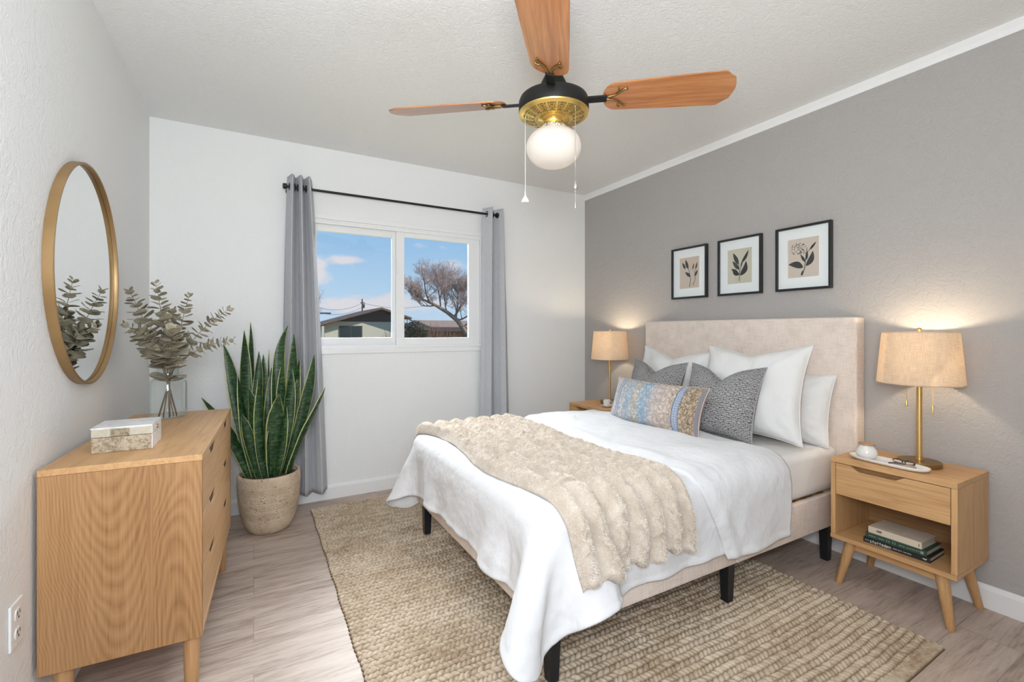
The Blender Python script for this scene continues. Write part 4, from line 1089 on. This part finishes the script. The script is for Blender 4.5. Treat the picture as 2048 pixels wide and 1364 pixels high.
# books on the shelf: spine faces -X
M['pages'] = mat('book_pages', (.55, .50, .42), .85)
def cover(nm, c): return mat(nm, c, .55)
M['bk_black'] = cover('black_book_cover', (.014, .014, .014)); M['bk_green'] = cover('green_book_cover', (.025, .06, .038)); M['bk_cream'] = cover('cream_book_cover', (.62, .53, .42))
M['bk_white_ink'] = mat('white_ink', (.62, .62, .58), .6); M['bk_pale_ink'] = mat('pale_green_ink', (.30, .36, .27), .6); M['bk_dark_ink'] = mat('dark_print', (.08, .06, .05), .6)
GLY = {'l': [(0, 0, .2, 1)], 'i': [(.2, 0, .4, .7), (.2, .85, .4, 1)], 'n': [(0, 0, .2, .8), (.2, .62, .6, .8), (.55, 0, .75, .7)], 'o': [(0, 0, .2, .75), (.5, 0, .7, .75), (.2, 0, .5, .18), (.2, .6, .5, .78)],
       't': [(.22, 0, .42, 1), (0, .62, .66, .78)], 'e': [(0, 0, .2, .75), (.2, 0, .6, .16), (.2, .32, .6, .46), (.2, .62, .6, .78), (.5, .4, .68, .78)], 'd': [(.5, 0, .7, 1), (0, .0, .2, .7), (.2, 0, .5, .16), (.2, .55, .5, .72)], 'u': [(0, 0, .2, .8), (.5, 0, .7, .8), (.2, 0, .5, .16)], 's': [(0, .0, .6, .15), (.42, .15, .6, .45), (0, .33, .6, .47), (0, .47, .18, .8), (0, .66, .6, .8)]}
def glyphs(mb, s, y, z, hgt, x, k=.8, gap=.16):
    """spine lettering: runs toward -Y (left to right for a reader facing +X)"""
    for ch in s:
        if ch == ' ': y -= hgt * .5; continue
        for (a, b, c, d) in GLY[ch]: mb.box((x - .0004, y - c * hgt * k, z + b * hgt), (x + .0002, y - a * hgt * k, z + d * hgt))
        y -= hgt * k * (.75 + gap)
    return y
def book(label, loc, rz, L, W, Tk, cm, art):
    t = thing('book', label, 'book', loc, rz, 'books on the nightstand shelf'); c = .0022
    m = MB(); m.prism([(0, 0), (W, 0), (W, c), (c * 1.6, c), (c * 1.6, Tk - c), (W, Tk - c), (W, Tk), (0, Tk)], 1, -L / 2, L / 2)
    m.v = [(x, y, z) for x, y, z in m.v]
    m.build('cover', cm, t)
    MB().box((c * 1.6 + .0002, -L / 2 + .003, c + .0002), (W - .004, L / 2 - .003, Tk - c - .0002)).build('pages', M['pages'], t)
    art(t, L, Tk)
def art_black(t, L, Tk):
    m = MB(); y = glyphs(m, 'in tu', L / 2 - .006, .008, .0045, -.0001); y = glyphs(m, 'stutteden', y - .004, .0035, .0125, -.0001, .75)
    y = glyphs(m, 'idtulletls', y - .005, .008, .0045, -.0001); y = glyphs(m, 'tselndtel', y - .004, .008, .0045, -.0001)
    m.prism([(-L / 2 + .012 + dx, .007 + dz) for dx, dz in ((0, 0), (.008, .001), (.013, .004), (.009, .006), (.004, .004), (-.002, .006))], 0, -.0005, .0001)
    m.build('spine_lettering', M['bk_white_ink'], t)
def art_green(t, L, Tk):
    m = MB(); y = glyphs(m, 'nidtelns', L / 2 - .012, .009, .0048, -.0001); y = glyphs(m, 'tenosul', y - .008, .009, .0048, -.0001); y = glyphs(m, 'll ll', y - .006, .006, .011, -.0001)
    y = glyphs(m, 'toslen', y - .006, .009, .0048, -.0001); y = glyphs(m, 'deluetsonlusitne', y - .006, .010, .0042, -.0001)
    m.box((-.0005, -L / 2 + .010, .005), (.0001, -L / 2 + .020, .0075)).box((-.0005, -L / 2 + .010, .0085), (.0001, -L / 2 + .020, .016))
    m.build('spine_lettering', M['bk_pale_ink'], t)
def art_cream(t, L, Tk):
    m = MB(); m.tube([(-.0002, L / 2 - .030 - .02 * k / 14, .014 + .006 * math.sin(k * 1.9)) for k in range(15)], .0008, 4)
    m.tube([(-.0002, L / 2 - .036 - .014 * k / 9, .017 + .004 * math.cos(k * 2.4)) for k in range(10)], .0008, 4)
    m.box((-.0005, -L / 2 + .008, .008), (.0001, -L / 2 + .0105, .018)).build('spine_lettering', M['bk_dark_ink'], t)
    m = MB()
    for k in range(9): m.box((.03 + k * .006, -.02 + .008 * (k % 3), Tk - .0001), (.0325 + k * .006, .075 - .006 * (k % 4), Tk + .0002))
    m.build('cover_print', mat('faint_brown_print', (.42, .34, .26), .7), t)
zs = NZ0 + .0195
book('black book with white spine lettering, bottom of the nightstand stack', (2.392, .905, zs), .02, .232, .155, .0205, M['bk_black'], art_black)
book('dark green book in the middle of the nightstand stack', (2.396, .908, zs + .0208), .0, .215, .148, .0225, M['bk_green'], art_green)
book('thick cream book lying on top of the nightstand stack', (2.400, .912, zs + .0437), -.02, .190, .135, .028, M['bk_cream'], art_cream)
# ================================================================== DECOR BOX ON THE DRESSER
def tile_fn(c1, c2, sc_, br=1.0):
    def fn(g, b):
        o = g.coord('Object'); n = g.noise(o, sc_, 4, .65, 1.2); v = g.noise(g.map(o, (1, 1, .5)), sc_ * .25, 2, .5)
        g.set(b, 'Base Color', g.ramp(g.m('ADD', g.m('MULTIPLY', n, .75), g.m('MULTIPLY', v, .25)), [(.40, c1), (.56, c2)])); g.set(b, 'Normal', g.bump(n, .2, .002))
    return fn
M['bone_mottled'] = mat('mottled_bone_inlay', (.5, .42, .3), .4, fn=tile_fn((.24, .185, .12), (.50, .42, .31), 110))
M['bone_dark'] = mat('brown_bone_inlay', (.3, .25, .17), .4, fn=tile_fn((.12, .10, .05), (.36, .30, .20), 60))
M['bone_plain'] = mat('pale_bone_inlay', (.5, .46, .37), .35, fn=tile_fn((.47, .43, .34), (.53, .49, .40), 40))
M['bone_white'] = mat('white_bone_inlay', (.78, .77, .77), .35, fn=tile_fn((.66, .66, .66), (.84, .83, .83), 30))
bx = thing('decorative_box', 'small lidded inlay box in white and mottled beige on the dresser', 'box', (-.370, 1.985, DZ1 + .0005), math.radians(-1)); bx.scale = (1.06, 1.04, 1.03)
MB().box((-.072, -.070, 0), (.072, .072, .047), .0012).build('box_base', M['bone_mottled'], bx)
MB().box((.0722, -.070, .0005), (.0745, .072, .0468), .0006).build('side_inlay', M['bone_white'], bx)
ld = MB().box((-.0715, -.0695, .0482), (.0715, .0715, .0735), .001).build('lid', M['bone_white'], bx)
for a, b_, mm in ((-.0715, -.028, 'bone_plain'), (-.0275, .018, 'bone_dark'), (.0185, .0715, 'bone_plain')):
    MB().box((a, -.0712, .0486), (b_, -.0696, .0722), .0005).build('front_inlay', M[mm], ld)
MB().box((-.074, -.0718, .0737), (.0745, .0735, .0778), .001).build('lid_top', M['bone_white'], ld)
MB().box((.0717, -.0695, .0486), (.0742, .0715, .0734), .0005).build('side_inlay', M['bone_white'], ld)
for k in range(4): pass
MB().lathe([(.0045, 0), (.0065, 0), (.0065, .003), (.0045, .003)], 16, T((.0743, .0, .060)) @ Rot(90, 'Y')).build('clasp', M['dark_brass'], ld)

# ================================================================== GLASS JAR WITH EUCALYPTUS
M['glass'] = mat('clear_glass', (1, 1, 1), .0, Transmission_Weight=1.0, IOR=1.45)
def clearglass_fn(g, b):
    out = [n for n in g.t.nodes if n.type == 'OUTPUT_MATERIAL'][0]
    lw = g.n('ShaderNodeLayerWeight', i={'Blend': .32})
    tr = g.n('ShaderNodeBsdfTransparent', i={'Color': (.975, .985, .98)})
    gl_ = g.n('ShaderNodeBsdfGlossy', i={'Roughness': .02, 'Color': (.9, .95, .97)})
    f = g.m('POWER', lw.outputs['Facing'], 1.8)
    mx = g.n('ShaderNodeMixShader'); g.set(mx, 0, g.m('ADD', .02, g.m('MULTIPLY', f, .85)))
    g.t.links.new(tr.outputs[0], mx.inputs[1]); g.t.links.new(gl_.outputs[0], mx.inputs[2]); g.t.links.new(mx.outputs[0], out.inputs['Surface'])
M['clearglass'] = mat('thin_clear_glass', fn=clearglass_fn)
VX, VY, VZ = -.338, 2.575, DZ1 + .0005
vs_ = MB().lathe([(0, .004), (.060, .004), (.070, .010), (.0715, .020), (.0715, .150), (.067, .166), (.052, .178), (.0435, .184), (.0405, .192), (.0405, .212), (.045, .218), (.0465, .222), (.0430, .224), (.0385, .219),
                  (.0375, .205), (.0375, .192), (.042, .181), (.051, .174), (.064, .162), (.0685, .150), (.0685, .020), (.066, .012), (.058, .008), (0, .008)], 64, cap=False)
vs_.lathe([(0, 0), (.058, 0), (.066, .004), (0, .0038)], 64, cap=False)
vase = vs_.build('glass_jar_vase', M['clearglass'], smooth=True, angle=60); vase.location = (VX, VY, VZ)
tag(vase, 'clear glass jar holding eucalyptus stems on the far end of the dresser', 'vase')
def euc_fn(g, b):
    o = g.coord('Object'); n = g.noise(o, 22, 3, .6); n2 = g.noise(o, 150, 2, .6)
    c = g.ramp(n, [(.32, (.22, .20, .14)), (.5, (.37, .335, .245)), (.68, (.52, .45, .33))])
    g.set(b, 'Base Color', c); g.set(b, 'Normal', g.bump(n2, .2, .002))
M['euc'] = mat('dried_eucalyptus', (.25, .23, .17), .65, fn=euc_fn, Subsurface_Weight=.0)
M['euc_stem'] = mat('eucalyptus_stem', (.16, .105, .065), .7)
def eucalyptus(label, tip, bottom, mid, n_pairs, r0, r1, start, seed, rmul=1.0):
    rnd = random.Random(seed)
    t = thing('eucalyptus_stem', label, 'plant stem', (VX, VY, VZ + .0045), 0, 'eucalyptus stems')
    O_ = Vector((VX, VY, VZ + .0045)); p0 = Vector(bottom); p1 = Vector((mid[0], mid[1], .205)); p3 = Vector(tip) - O_
    p2 = p1 + (p1 - p0).normalized() * (p3 - p1).length * .35 + (p3 - p1) * .25
    def bez(t_):
        if t_ < .3: k = t_ / .3; return p0.lerp(p1, k)
        k = (t_ - .3) / .7; a = p1; b = p1 + (p2 - p1) * .7; c = p2.lerp(p3, .45); d = p3
        return a * (1 - k) ** 3 + b * 3 * k * (1 - k) ** 2 + c * 3 * k * k * (1 - k) + d * k ** 3
    N = 40; pts = [bez(i / N) for i in range(N + 1)]
    MB().tube(pts, [.0022 * (1 - .65 * i / N) for i in range(N + 1)], 6).build('stem', M['euc_stem'], t, smooth=True)
    m = MB()
    n_pairs += 3
    for k in range(n_pairs):
        s = start + (1 - start) * (k / (n_pairs - 1)) ** .92
        p = bez(s); d = (bez(min(1, s + .02)) - bez(s - .02)).normalized(); _, sx_, sy_ = frame_dirs(d)
        r = (r0 + (r1 - r0) * (k / (n_pairs - 1)) ** 1.2) * rnd.uniform(.85, 1.12) * rmul
        ang = (k % 2) * PI / 2 + rnd.uniform(-.6, .6)
        for q in range(2):
            a = ang + q * PI; out = sx_ * math.cos(a) + sy_ * math.sin(a); tang = d.cross(out)
            tilt = rnd.uniform(.15, .65) + (.5 if k > n_pairs - 3 else 0)
            ax1 = (out * math.cos(tilt) + d * math.sin(tilt)).normalized(); nrm = ax1.cross(tang)
            cup = rnd.uniform(-.15, .30); c0 = p + ax1 * .004; vs = []; fs = []
            W_ = r * rnd.uniform(.86, 1.05)
            rings_ = [0, .5, 1.0]; n = 12
            vs.append(tuple(c0 + ax1 * r))
            for ri in rings_[1:]:
                for j in range(n):
                    b = 2 * PI * j / n; x = r * (1 - math.cos(b) * ri); y = W_ * math.sin(b) * ri * (1.0 if x > r * .5 else .92)
                    z = cup * r * ri * ri * .7 + .06 * r * math.sin(2 * b + k)
                    vs.append(tuple(c0 + ax1 * x + tang * y + nrm * z))
            for j in range(n): fs.append((0, 1 + j, 1 + (j + 1) % n)); fs.append((1 + j, 1 + n + j, 1 + n + (j + 1) % n, 1 + (j + 1) % n))
            # a real, thin leaf: second face just behind
            off = len(vs); vs += [tuple(Vector(v) + nrm * .0007) for v in vs]; fs += [tuple(off + i for i in f[::-1]) for f in fs]
            for j in range(n): fs.append((1 + n + j, off + 1 + n + j, off + 1 + n + (j + 1) % n, 1 + n + (j + 1) % n))
            m.add(vs, fs)
    me = m.build('leaves', M['euc'], t, smooth=True, angle=50)
    return t
E_ = [
 ('eucalyptus stem leaning far left toward the mirror, ending lowest on that side', (-.475, 2.52, 1.195), (.02, 0, 0), (-.012, .004), 9, .022, .009, .42, 1),
 ('upright left eucalyptus stem with round leaves, beside the mirror edge', (-.478, 2.60, 1.345), (.03, .01, 0), (-.018, .008), 13, .027, .009, .40, 2),
 ('tallest eucalyptus stem, standing straight in the middle of the bunch', (-.385, 2.60, 1.385), (.0, .03, 0), (-.004, .012), 15, .028, .008, .34, 3),
 ('second tallest eucalyptus stem, just right of the middle', (-.262, 2.60, 1.335), (-.02, .02, 0), (.010, .008), 14, .027, .008, .36, 4),
 ('thin eucalyptus stem slanting up to the right with small grey leaves', (-.105, 2.60, 1.275), (-.035, 0, 0), (.016, .0), 13, .017, .009, .52, 5),
 ('thin eucalyptus stem reaching lowest and furthest right over the dresser', (-.095, 2.58, 1.125), (-.03, -.02, 0), (.020, -.006), 11, .016, .009, .52, 6),
 ('short leafy eucalyptus stem at the front of the jar, leaning left', (-.425, 2.52, 1.17), (.03, .02, 0), (-.008, -.012), 9, .029, .017, .25, 7),
 ('short leafy eucalyptus stem at the front of the jar, leaning right', (-.312, 2.50, 1.165), (-.02, .03, 0), (.008, -.014), 9, .029, .018, .24, 8),
 ('short eucalyptus stem in the middle, its leaves crowding the jar mouth', (-.36, 2.54, 1.09), (.01, -.03, 0), (.0, .0), 8, .029, .022, .22, 9),
 ('eucalyptus stem at the back of the bunch, half hidden by the others', (-.335, 2.66, 1.26), (.01, -.02, 0), (.004, .016), 12, .027, .012, .36, 10),
]
for e in E_: eucalyptus(*e, rmul=1.27)

# ================================================================== SNAKE PLANT
PXc, PYc = .082, 3.085
def pot_fn(g, b):
    o = g.coord('Object'); x, y, z = g.xyz(o); an = g.m('ARCTAN2', y, x)
    pol = g.n('ShaderNodeCombineXYZ'); g.set(pol, 0, g.m('MULTIPLY', an, .17)); g.set(pol, 1, z)
    n = g.noise(o, 9, 4, .65); sp = g.vor(pol.outputs[0], 62, 'F1'); spn = g.noise(pol.outputs[0], 38, 2, .5)
    spot = g.m('MULTIPLY', g.m('LESS_THAN', sp, .26), g.m('GREATER_THAN', spn, .53))
    # embossed bands: zigzags and scallops
    zz_ = g.m('PINGPONG', g.m('MULTIPLY', an, 9.0 / PI * 1.6), .5)
    def band(z0, z1, k): 
        ins = g.m('MULTIPLY', g.m('GREATER_THAN', z, z0), g.m('LESS_THAN', z, z1))
        l = g.m('ABSOLUTE', g.m('SUBTRACT', g.m('FRACT', g.m('MULTIPLY', g.m('ADD', z, g.m('MULTIPLY', g.m('PINGPONG', g.m('MULTIPLY', an, k), .5), .022)), 70)), .5))
        return g.m('MULTIPLY', ins, g.m('LESS_THAN', l, .2))
    h = g.m('ADD', g.m('ADD', band(.235, .275, 9), band(.195, .228, 14)), g.m('ADD', band(.155, .188, 7), band(.10, .14, 12)))
    dn = g.noise(pol.outputs[0], 60, 3, .6, 1.0)
    h = g.m('MULTIPLY', h, g.m('GREATER_THAN', dn, .42))
    c = g.ramp(n, [(.32, (.50, .37, .25)), (.55, (.62, .50, .36)), (.72, (.68, .57, .43))])
    c = g.mix(g.m('MULTIPLY', h, .6), c, (.37, .255, .155)); c = g.mix(g.m('MULTIPLY', spot, .8), c, (.27, .15, .08))
    g.set(b, 'Base Color', c)
    g.set(b, 'Normal', g.bump(g.m('SUBTRACT', g.m('ADD', g.m('MULTIPLY', g.noise(o, 70, 3, .6), .5), 0), g.m('ADD', h, g.m('MULTIPLY', spot, .8))), 1.0, .008))
M['pot'] = mat('sandy_ceramic', (.6, .48, .35), .75, fn=pot_fn)
M['soil'] = mat('potting_soil', (.07, .042, .028), 1.0, fn=lambda g, b: (g.set(b, 'Base Color', g.ramp(g.noise(g.coord('Object'), 60, 3, .6), [(.35, (.03, .018, .012)), (.65, (.16, .095, .06))])), g.set(b, 'Normal', g.bump(g.noise(g.coord('Object'), 70, 3, .6), 1, .01))))
pl = thing('potted_snake_plant', 'tall snake plant in a beige patterned pot between dresser and curtain', 'plant', (PXc, PYc, 0))
PH = .338
MB().lathe([(0, 0), (.095, 0), (.105, .004), (.118, .02), (.137, .06), (.152, .11), (.161, .165), (.166, .22), (.168, .28), (.1685, .322), (.167, .333), (.162, PH), (.153, PH), (.149, .332), (.148, .30), (.146, .27), (0, .27)], 96, cap=False).build('pot', M['pot'], pl, smooth=True, angle=50)
bm = bmesh.new(); bmesh.ops.create_circle(bm, cap_ends=True, segments=64, radius=.1475); m = MB(); m.bm(bm, T((0, 0, .312)))
rnd = random.Random(3)
for k in range(120):
    a = rnd.uniform(0, 2 * PI); r = .135 * math.sqrt(rnd.random()); s = rnd.uniform(.004, .012)
    bm = bmesh.new(); bmesh.ops.create_icosphere(bm, subdivisions=1, radius=s); m.bm(bm, T((r * math.cos(a), r * math.sin(a), .312 + s * .2)))
m.build('soil', M['soil'], pl)
def snake_fn(g, b):
    uv = g.coord('UV'); u, v, _ = g.xyz(uv); o = g.coord('Object')
    w_ = g.noise(o, 9, 3, .6); n2 = g.noise(g.map(o, (30, 30, 95)), 1.0, 3, .6, .8)
    bands = g.ramp(g.m('ADD', g.m('MULTIPLY', n2, .8), g.m('MULTIPLY', w_, .2)), [(.40, (.008, .022, .009)), (.50, (.018, .055, .018)), (.60, (.05, .115, .038)), (.72, (.10, .17, .07))])
    e = g.m('MULTIPLY', g.m('ABSOLUTE', g.m('SUBTRACT', u, .5)), 2.0); e = g.m('ADD', e, g.m('MULTIPLY', g.m('SUBTRACT', g.noise(o, 40, 2, .5), .5), .12))
    c = g.mix(g.m('GREATER_THAN', e, .86), bands, (.42, .47, .14)); c = g.mix(g.m('GREATER_THAN', e, .95), c, (.62, .62, .36))
    g.set(b, 'Base Color', c)
M['snake'] = mat('snake_plant_leaf', (.05, .12, .04), .38, spec=.45, fn=snake_fn)
def snake_leaf(root, tip, W, twist, bow, seed, wave=.0, fold=0.0):
    root = Vector(root); tip = Vector(tip); n, k = 34, 8; P = np.zeros((k + 1, n + 1, 3))
    d = (tip - root); L = d.length; out = Vector((d.x, d.y, 0)); 
    if out.length < 1e-3: out = Vector((0, -1, 0))
    out.normalize(); mid1 = root + Vector((0, 0, 1)) * L * .38 + out * L * (.10 - bow * .3); mid2 = root.lerp(tip, .68) + Vector((0, 0, 1)) * L * .06 - out * L * bow
    def bz(t): return root * (1 - t) ** 3 + mid1 * 3 * t * (1 - t) ** 2 + mid2 * 3 * t * t * (1 - t) + tip * t ** 3
    base_side = Vector((math.cos(twist), math.sin(twist), 0))
    for j in range(n + 1):
        t = j / n; p = bz(t); tn = (bz(min(1, t + .02)) - bz(max(0, t - .02))).normalized()
        a = twist + (.9 * t - .3) * math.sin(seed * 1.7) * .9; s = Vector((math.cos(a), math.sin(a), 0)); s = (s - tn * s.dot(tn)).normalized(); nr = tn.cross(s)
        w = W / 2 * (.50 + .50 * min(1, t / .45) ** .8) * (max(0, 1 - ((t - .55) / .45) ** 2.2) if t > .55 else 1) 
        w = max(w, .0006)
        for i in range(k + 1):
            q = i / k * 2 - 1
            cup = .42 * (1 - .55 * t) * w * q * q + wave * math.sin(t * 14 + seed + q) * .5 * abs(q) * w
            th = 0
            pp = p + s * (q * w) + nr * cup
            P[i, j] = pp
    o = np_grid('leaf', P, M['snake'], .0035, pl); o.modifiers['thickness'].offset = 0
    return o
# tips given relative to the pot centre: (dx, dy, z), width, facing angle
SL = [((-.335, -.02, .80), .075, .3, .03), ((-.235, .05, 1.095), .070, .2, .02), ((-.130, .06, 1.175), .068, -.4, -.02), ((-.10, .12, 1.225), .060, .5, .0), ((.10, .02, 1.205), .075, -.25, .10), ((.065, .07, 1.09), .045, .8, .06),
      ((.135, .05, 1.155), .068, .3, -.03), ((.245, .01, 1.025), .070, -.15, -.06), ((.300, -.07, .825), .070, .6, -.05), ((-.055, .03, 1.05), .058, .1, .0), ((-.030, .08, 1.03), .055, -.5, .0), ((.065, .02, .98), .062, .25, .0),
      ((.048, -.09, .800), .098, .12, .03), ((-.105, -.04, .84), .070, -.3, .04), ((.010, .02, .95), .062, -.15, .02), ((-.165, .0, .92), .060, .5, .0), ((.12, -.03, .95), .065, -.4, -.02), ((.155, .03, .88), .055, .2, .0),
      ((-.06, -.06, .90), .060, .2, .01), ((.0, .10, 1.06), .060, .9, .0), ((.09, -.06, .72), .055, -.6, .02), ((-.14, -.07, .70), .058, -.1, .0), ((.02, -.03, 1.0), .058, .55, .0), ((-.01, -.11, .60), .050, 1.0, -.05), ((.17, .06, 1.0), .058, -.7, 0)]
rnd = random.Random(12)
for k, (tp, W_, tw_, bow) in enumerate(SL):
    rx = max(-.10, min(.10, tp[0] * .38 + rnd.uniform(-.012, .012))); ry = max(-.085, min(.085, tp[1] * .45 + rnd.uniform(-.03, .02)))
    snake_leaf((rx, ry, .308), tp, W_, tw_ + .25, bow, k + 1.0, wave=.10)

# ================================================================== CEILING FAN
M['fan_black'] = mat('fan_black_enamel', (.008, .008, .007), .5, spec=.3)
def blade_fn(g, b):
    o = g.coord('Object'); s = g.noise(g.map(o, (3.2, 60, 60)), 1.0, 4, .6, .5); n = g.noise(g.map(o, (2, 10, 10)), 1.0, 3, .5)
    g.set(b, 'Base Color', g.ramp(g.m('ADD', g.m('MULTIPLY', s, .65), g.m('MULTIPLY', n, .35)), [(.36, (.29, .095, .028)), (.52, (.43, .165, .05)), (.68, (.54, .25, .09))]))
M['blade'] = mat('varnished_fan_blade', (.42, .18, .06), .30, spec=.6, fn=blade_fn, Coat_Weight=.5, Coat_Roughness=.22)
M['blade_edge'] = mat('dark_blade_edge', (.05, .02, .012), .5)
def fil_fn(g, b):
    o = g.coord('Object'); x, y, z = g.xyz(o); an = g.m('ARCTAN2', y, x); r = g.m('SQRT', g.m('ADD', g.m('MULTIPLY', x, x), g.m('MULTIPLY', y, y)))
    sec = g.m('PINGPONG', g.m('MULTIPLY', an, 18 / (2 * PI) * 1.0), .5)
    pol = g.n('ShaderNodeCombineXYZ'); g.set(pol, 0, g.m('MULTIPLY', sec, 1.0)); g.set(pol, 1, g.m('MULTIPLY', r, 26))
    e = g.vor(pol.outputs[0], 2.9, 'DISTANCE_TO_EDGE'); hole = g.m('GREATER_THAN', e, .075)
    inr = g.m('MULTIPLY', g.m('GREATER_THAN', r, .078), g.m('LESS_THAN', r, .124))
    rib = g.m('GREATER_THAN', sec, .09)
    bead = g.m('MULTIPLY', g.m('LESS_THAN', g.m('ABSOLUTE', g.m('SUBTRACT', r, .070)), .0045), g.m('GREATER_THAN', g.m('PINGPONG', g.m('MULTIPLY', an, 60 / (2 * PI)), .5), .22))
    h = g.m('ADD', g.m('MULTIPLY', g.m('MULTIPLY', hole, inr), rib), g.m('MULTIPLY', bead, .6), clamp=True)
    g.set(b, 'Base Color', g.mix(h, (.86, .62, .20), (.22, .14, .035))); g.set(b, 'Metallic', g.m('SUBTRACT', 1.0, g.m('MULTIPLY', h, .6))); g.set(b, 'Roughness', g.m('ADD', .25, g.m('MULTIPLY', h, .35)))
    g.set(b, 'Normal', g.bump(g.m('SUBTRACT', 1.0, h), .9, .004))
M['filigree'] = mat('pierced_brass', (.8, .6, .2), .25, 1.0, fn=fil_fn)
M['bright_brass'] = mat('polished_brass', (.85, .58, .18), .22, 1.0)
M['globe'] = mat('frosted_globe_glass', (.50, .47, .43), .3, Emission_Color=(1.0, .84, .70), Emission_Strength=.32)
def crackle(g, b):
    v = g.vor(g.coord('Object'), 90, 'DISTANCE_TO_EDGE'); g.set(b, 'Base Color', g.ramp(v, [(.05, (.16, .13, .09)), (.14, (.72, .68, .58))]))
M['fitter'] = mat('etched_glass_fitter', (.7, .65, .55), .3, fn=crackle)
FX, FY, FZ = 1.077, 1.562, 2.071
fan = thing('ceiling_fan', 'four blade ceiling fan with brass housing and lit white globe', 'ceiling fan', (FX, FY, FZ), math.radians(-38))
MB().lathe([(.020, .30), (.040, .315), (.050, .335), (.052, .355), (.052, .3685), (0, .3685)], 48).build('ceiling_canopy', M['fan_black'], fan, smooth=True, angle=40)
MB().lathe([(.016, .10), (.016, .31)], 24).build('downrod', M['fan_black'], fan, smooth=True, angle=40)
MB().lathe([(.050, .055), (.052, .12), (.040, .145), (.018, .15)], 40, cap=False).lathe([(.142, -.003), (.1435, .0), (.1435, .040), (.138, .054), (.120, .064), (.055, .070), (.05, .07)], 96, cap=False).build('motor_housing', M['fan_black'], fan, smooth=True, angle=40)
MB().lathe([(.143, -.004), (.1415, -.009), (.134, -.0105), (.125, -.014), (.100, -.022), (.078, -.028), (.068, -.031), (.060, -.033)], 128, cap=False).build('filigree_plate', M['filigree'], fan, smooth=True, angle=60)
MB().lathe([(.066, -.031), (.062, -.036), (.050, -.039), (.047, -.045), (.047, -.053), (.054, -.057), (.056, -.061), (.050, -.063)], 64, cap=False).build('light_collar', M['bright_brass'], fan, smooth=True, angle=60)
MB().lathe([(.050, -.058), (.053, -.061), (.0535, -.070), (.049, -.073)], 64, cap=False).build('glass_fitter', M['fitter'], fan, smooth=True, angle=60)
gp = []
for k in range(33):
    t = k / 32; a = PI * t
    r = .113 * math.sin(a) ** .72; z = -.068 - .077 + .077 * math.cos(a)
    if t < .5: r = max(r, .049) if t < .16 else r
    gp.append((r if k not in (32,) else 0.0, z))
gp = [(.049, -.067)] + [p for p in gp if p[1] < -.071]
gp = [(r * (1 - .06 * max(0, (-.145 - z) / .08)), z) for r, z in gp]
MB().lathe(gp, 80, cap=False).build('globe_shade', M['globe'], fan, smooth=True)
for k in range(4):
    A = Rot(90 * k, 'Z'); 
    # blade: x = radius, y = across, rounded root and notched ogee tip
    out = []; x0, x1, w0, w1 = .198, .706, .072, .086
    for i in range(13):
        a = PI / 2 + PI * i / 12; out.append((x0 + .055 + .055 * math.cos(a), w0 * math.sin(a)))
    out += [(x0 + .25, -(w0 + w1) / 2 - .001), (x1 - .060, -w1), (x1 - .050, -w1 + .003), (x1 - .040, -w1 + .012), (x1 - .028, -w1 + .022), (x1 - .012, -w1 + .034), (x1 - .003, -.022), (x1, 0), (x1 - .003, .022), (x1 - .012, w1 - .034), (x1 - .028, w1 - .022), (x1 - .040, w1 - .012), (x1 - .050, w1 - .003), (x1 - .060, w1), (x0 + .25, (w0 + w1) / 2 + .001)]
    Bm = A @ T((0, 0, .050)) @ Rot(-16, 'X')
    m = MB(); m.prism([(x, y) for x, y in out], 2, -.003, .003, .0012)
    bl = m.build('blade', M['blade'], fan); bl.matrix_local = Bm
    # arm with scroll ends under the blade
    m = MB().box((.125, -.017, -.012), (.215, .017, -.0042), .003); arm = m.build('blade_arm', M['fan_black'], bl)
    m = MB()
    for s in (-1, 1):
        m.tube([(.205, s * .002, -.006), (.225, s * .008, -.0065), (.245, s * .012, -.0065), (.262, s * .022, -.0065), (.274, s * .036, -.0065), (.286, s * .044, -.0065), (.294, s * .042, -.0065), (.293, s * .036, -.0065)], [.004, .0045, .004, .0042, .0045, .004, .003, .002], 6)
        m.tube([(.250, s * .016, -.0065), (.262, s * .032, -.0065), (.258, s * .046, -.0065), (.268, s * .052, -.0065)], [.003, .0032, .0028, .0018], 6)
    m.build('scroll_bracket', M['dark_brass'], bl, smooth=True)
# pull chains (fan is turned -38 degrees; undo it for the chain positions)
Ri = Matrix.Rotation(math.radians(38), 4, 'Z')
def chain(off, z0, z1, mt, pend, pm):
    p = Ri @ Vector((off[0], off[1], 0)); m = MB(); n = int((z0 - z1) / .0055)
    if mt is M['chrome']:
        for i in range(n): m.lathe([(0, -.0019), (.0017, -.0008), (.0017, .0008), (0, .0019)], 6, T((p.x, p.y, z0 - i * .0055)), cap=False)
        m.tube([(p.x, p.y, z0), (p.x, p.y, z1)], .0007, 4)
    else: m.tube([(p.x, p.y, z0), (p.x, p.y, z1)], .0014, 6)
    m.tube([(p.x * .95, p.y * .95, z0 + .012), (p.x, p.y, z0)], .0016, 5)
    c = m.build('pull_chain', mt, fan, smooth=True)
    for nm, pr in pend: MB().lathe(pr, 20, T((p.x, p.y, z1))).build(nm, pm, c, smooth=True, angle=50)
M['white_plastic'] = mat('white_plastic', (.82, .82, .80), .3)
# camera-right direction on plan is (.871,-.491): left chain and right chain sit to the sides of the globe
chain((-.105, .052), -.022, -.352, M['white_plastic'], [('pendant', [(.0015, .03), (.003, .012), (.006, .004), (.013, -.006), (.0165, -.014), (.0165, -.019), (.010, -.022), (0, -.021)])], M['white_plastic'])
chain((.022, -.118), -.020, -.322, M['chrome'], [('pendant', [(.002, .012), (.005, .006), (.009, -.010), (.0105, -.020), (.007, -.024), (0, -.0245)]), ('pull_weight', [(.0012, -.024), (.0012, -.072), (.003, -.076), (.0032, -.090), (.0015, -.096), (0, -.096)])], M['chrome'])
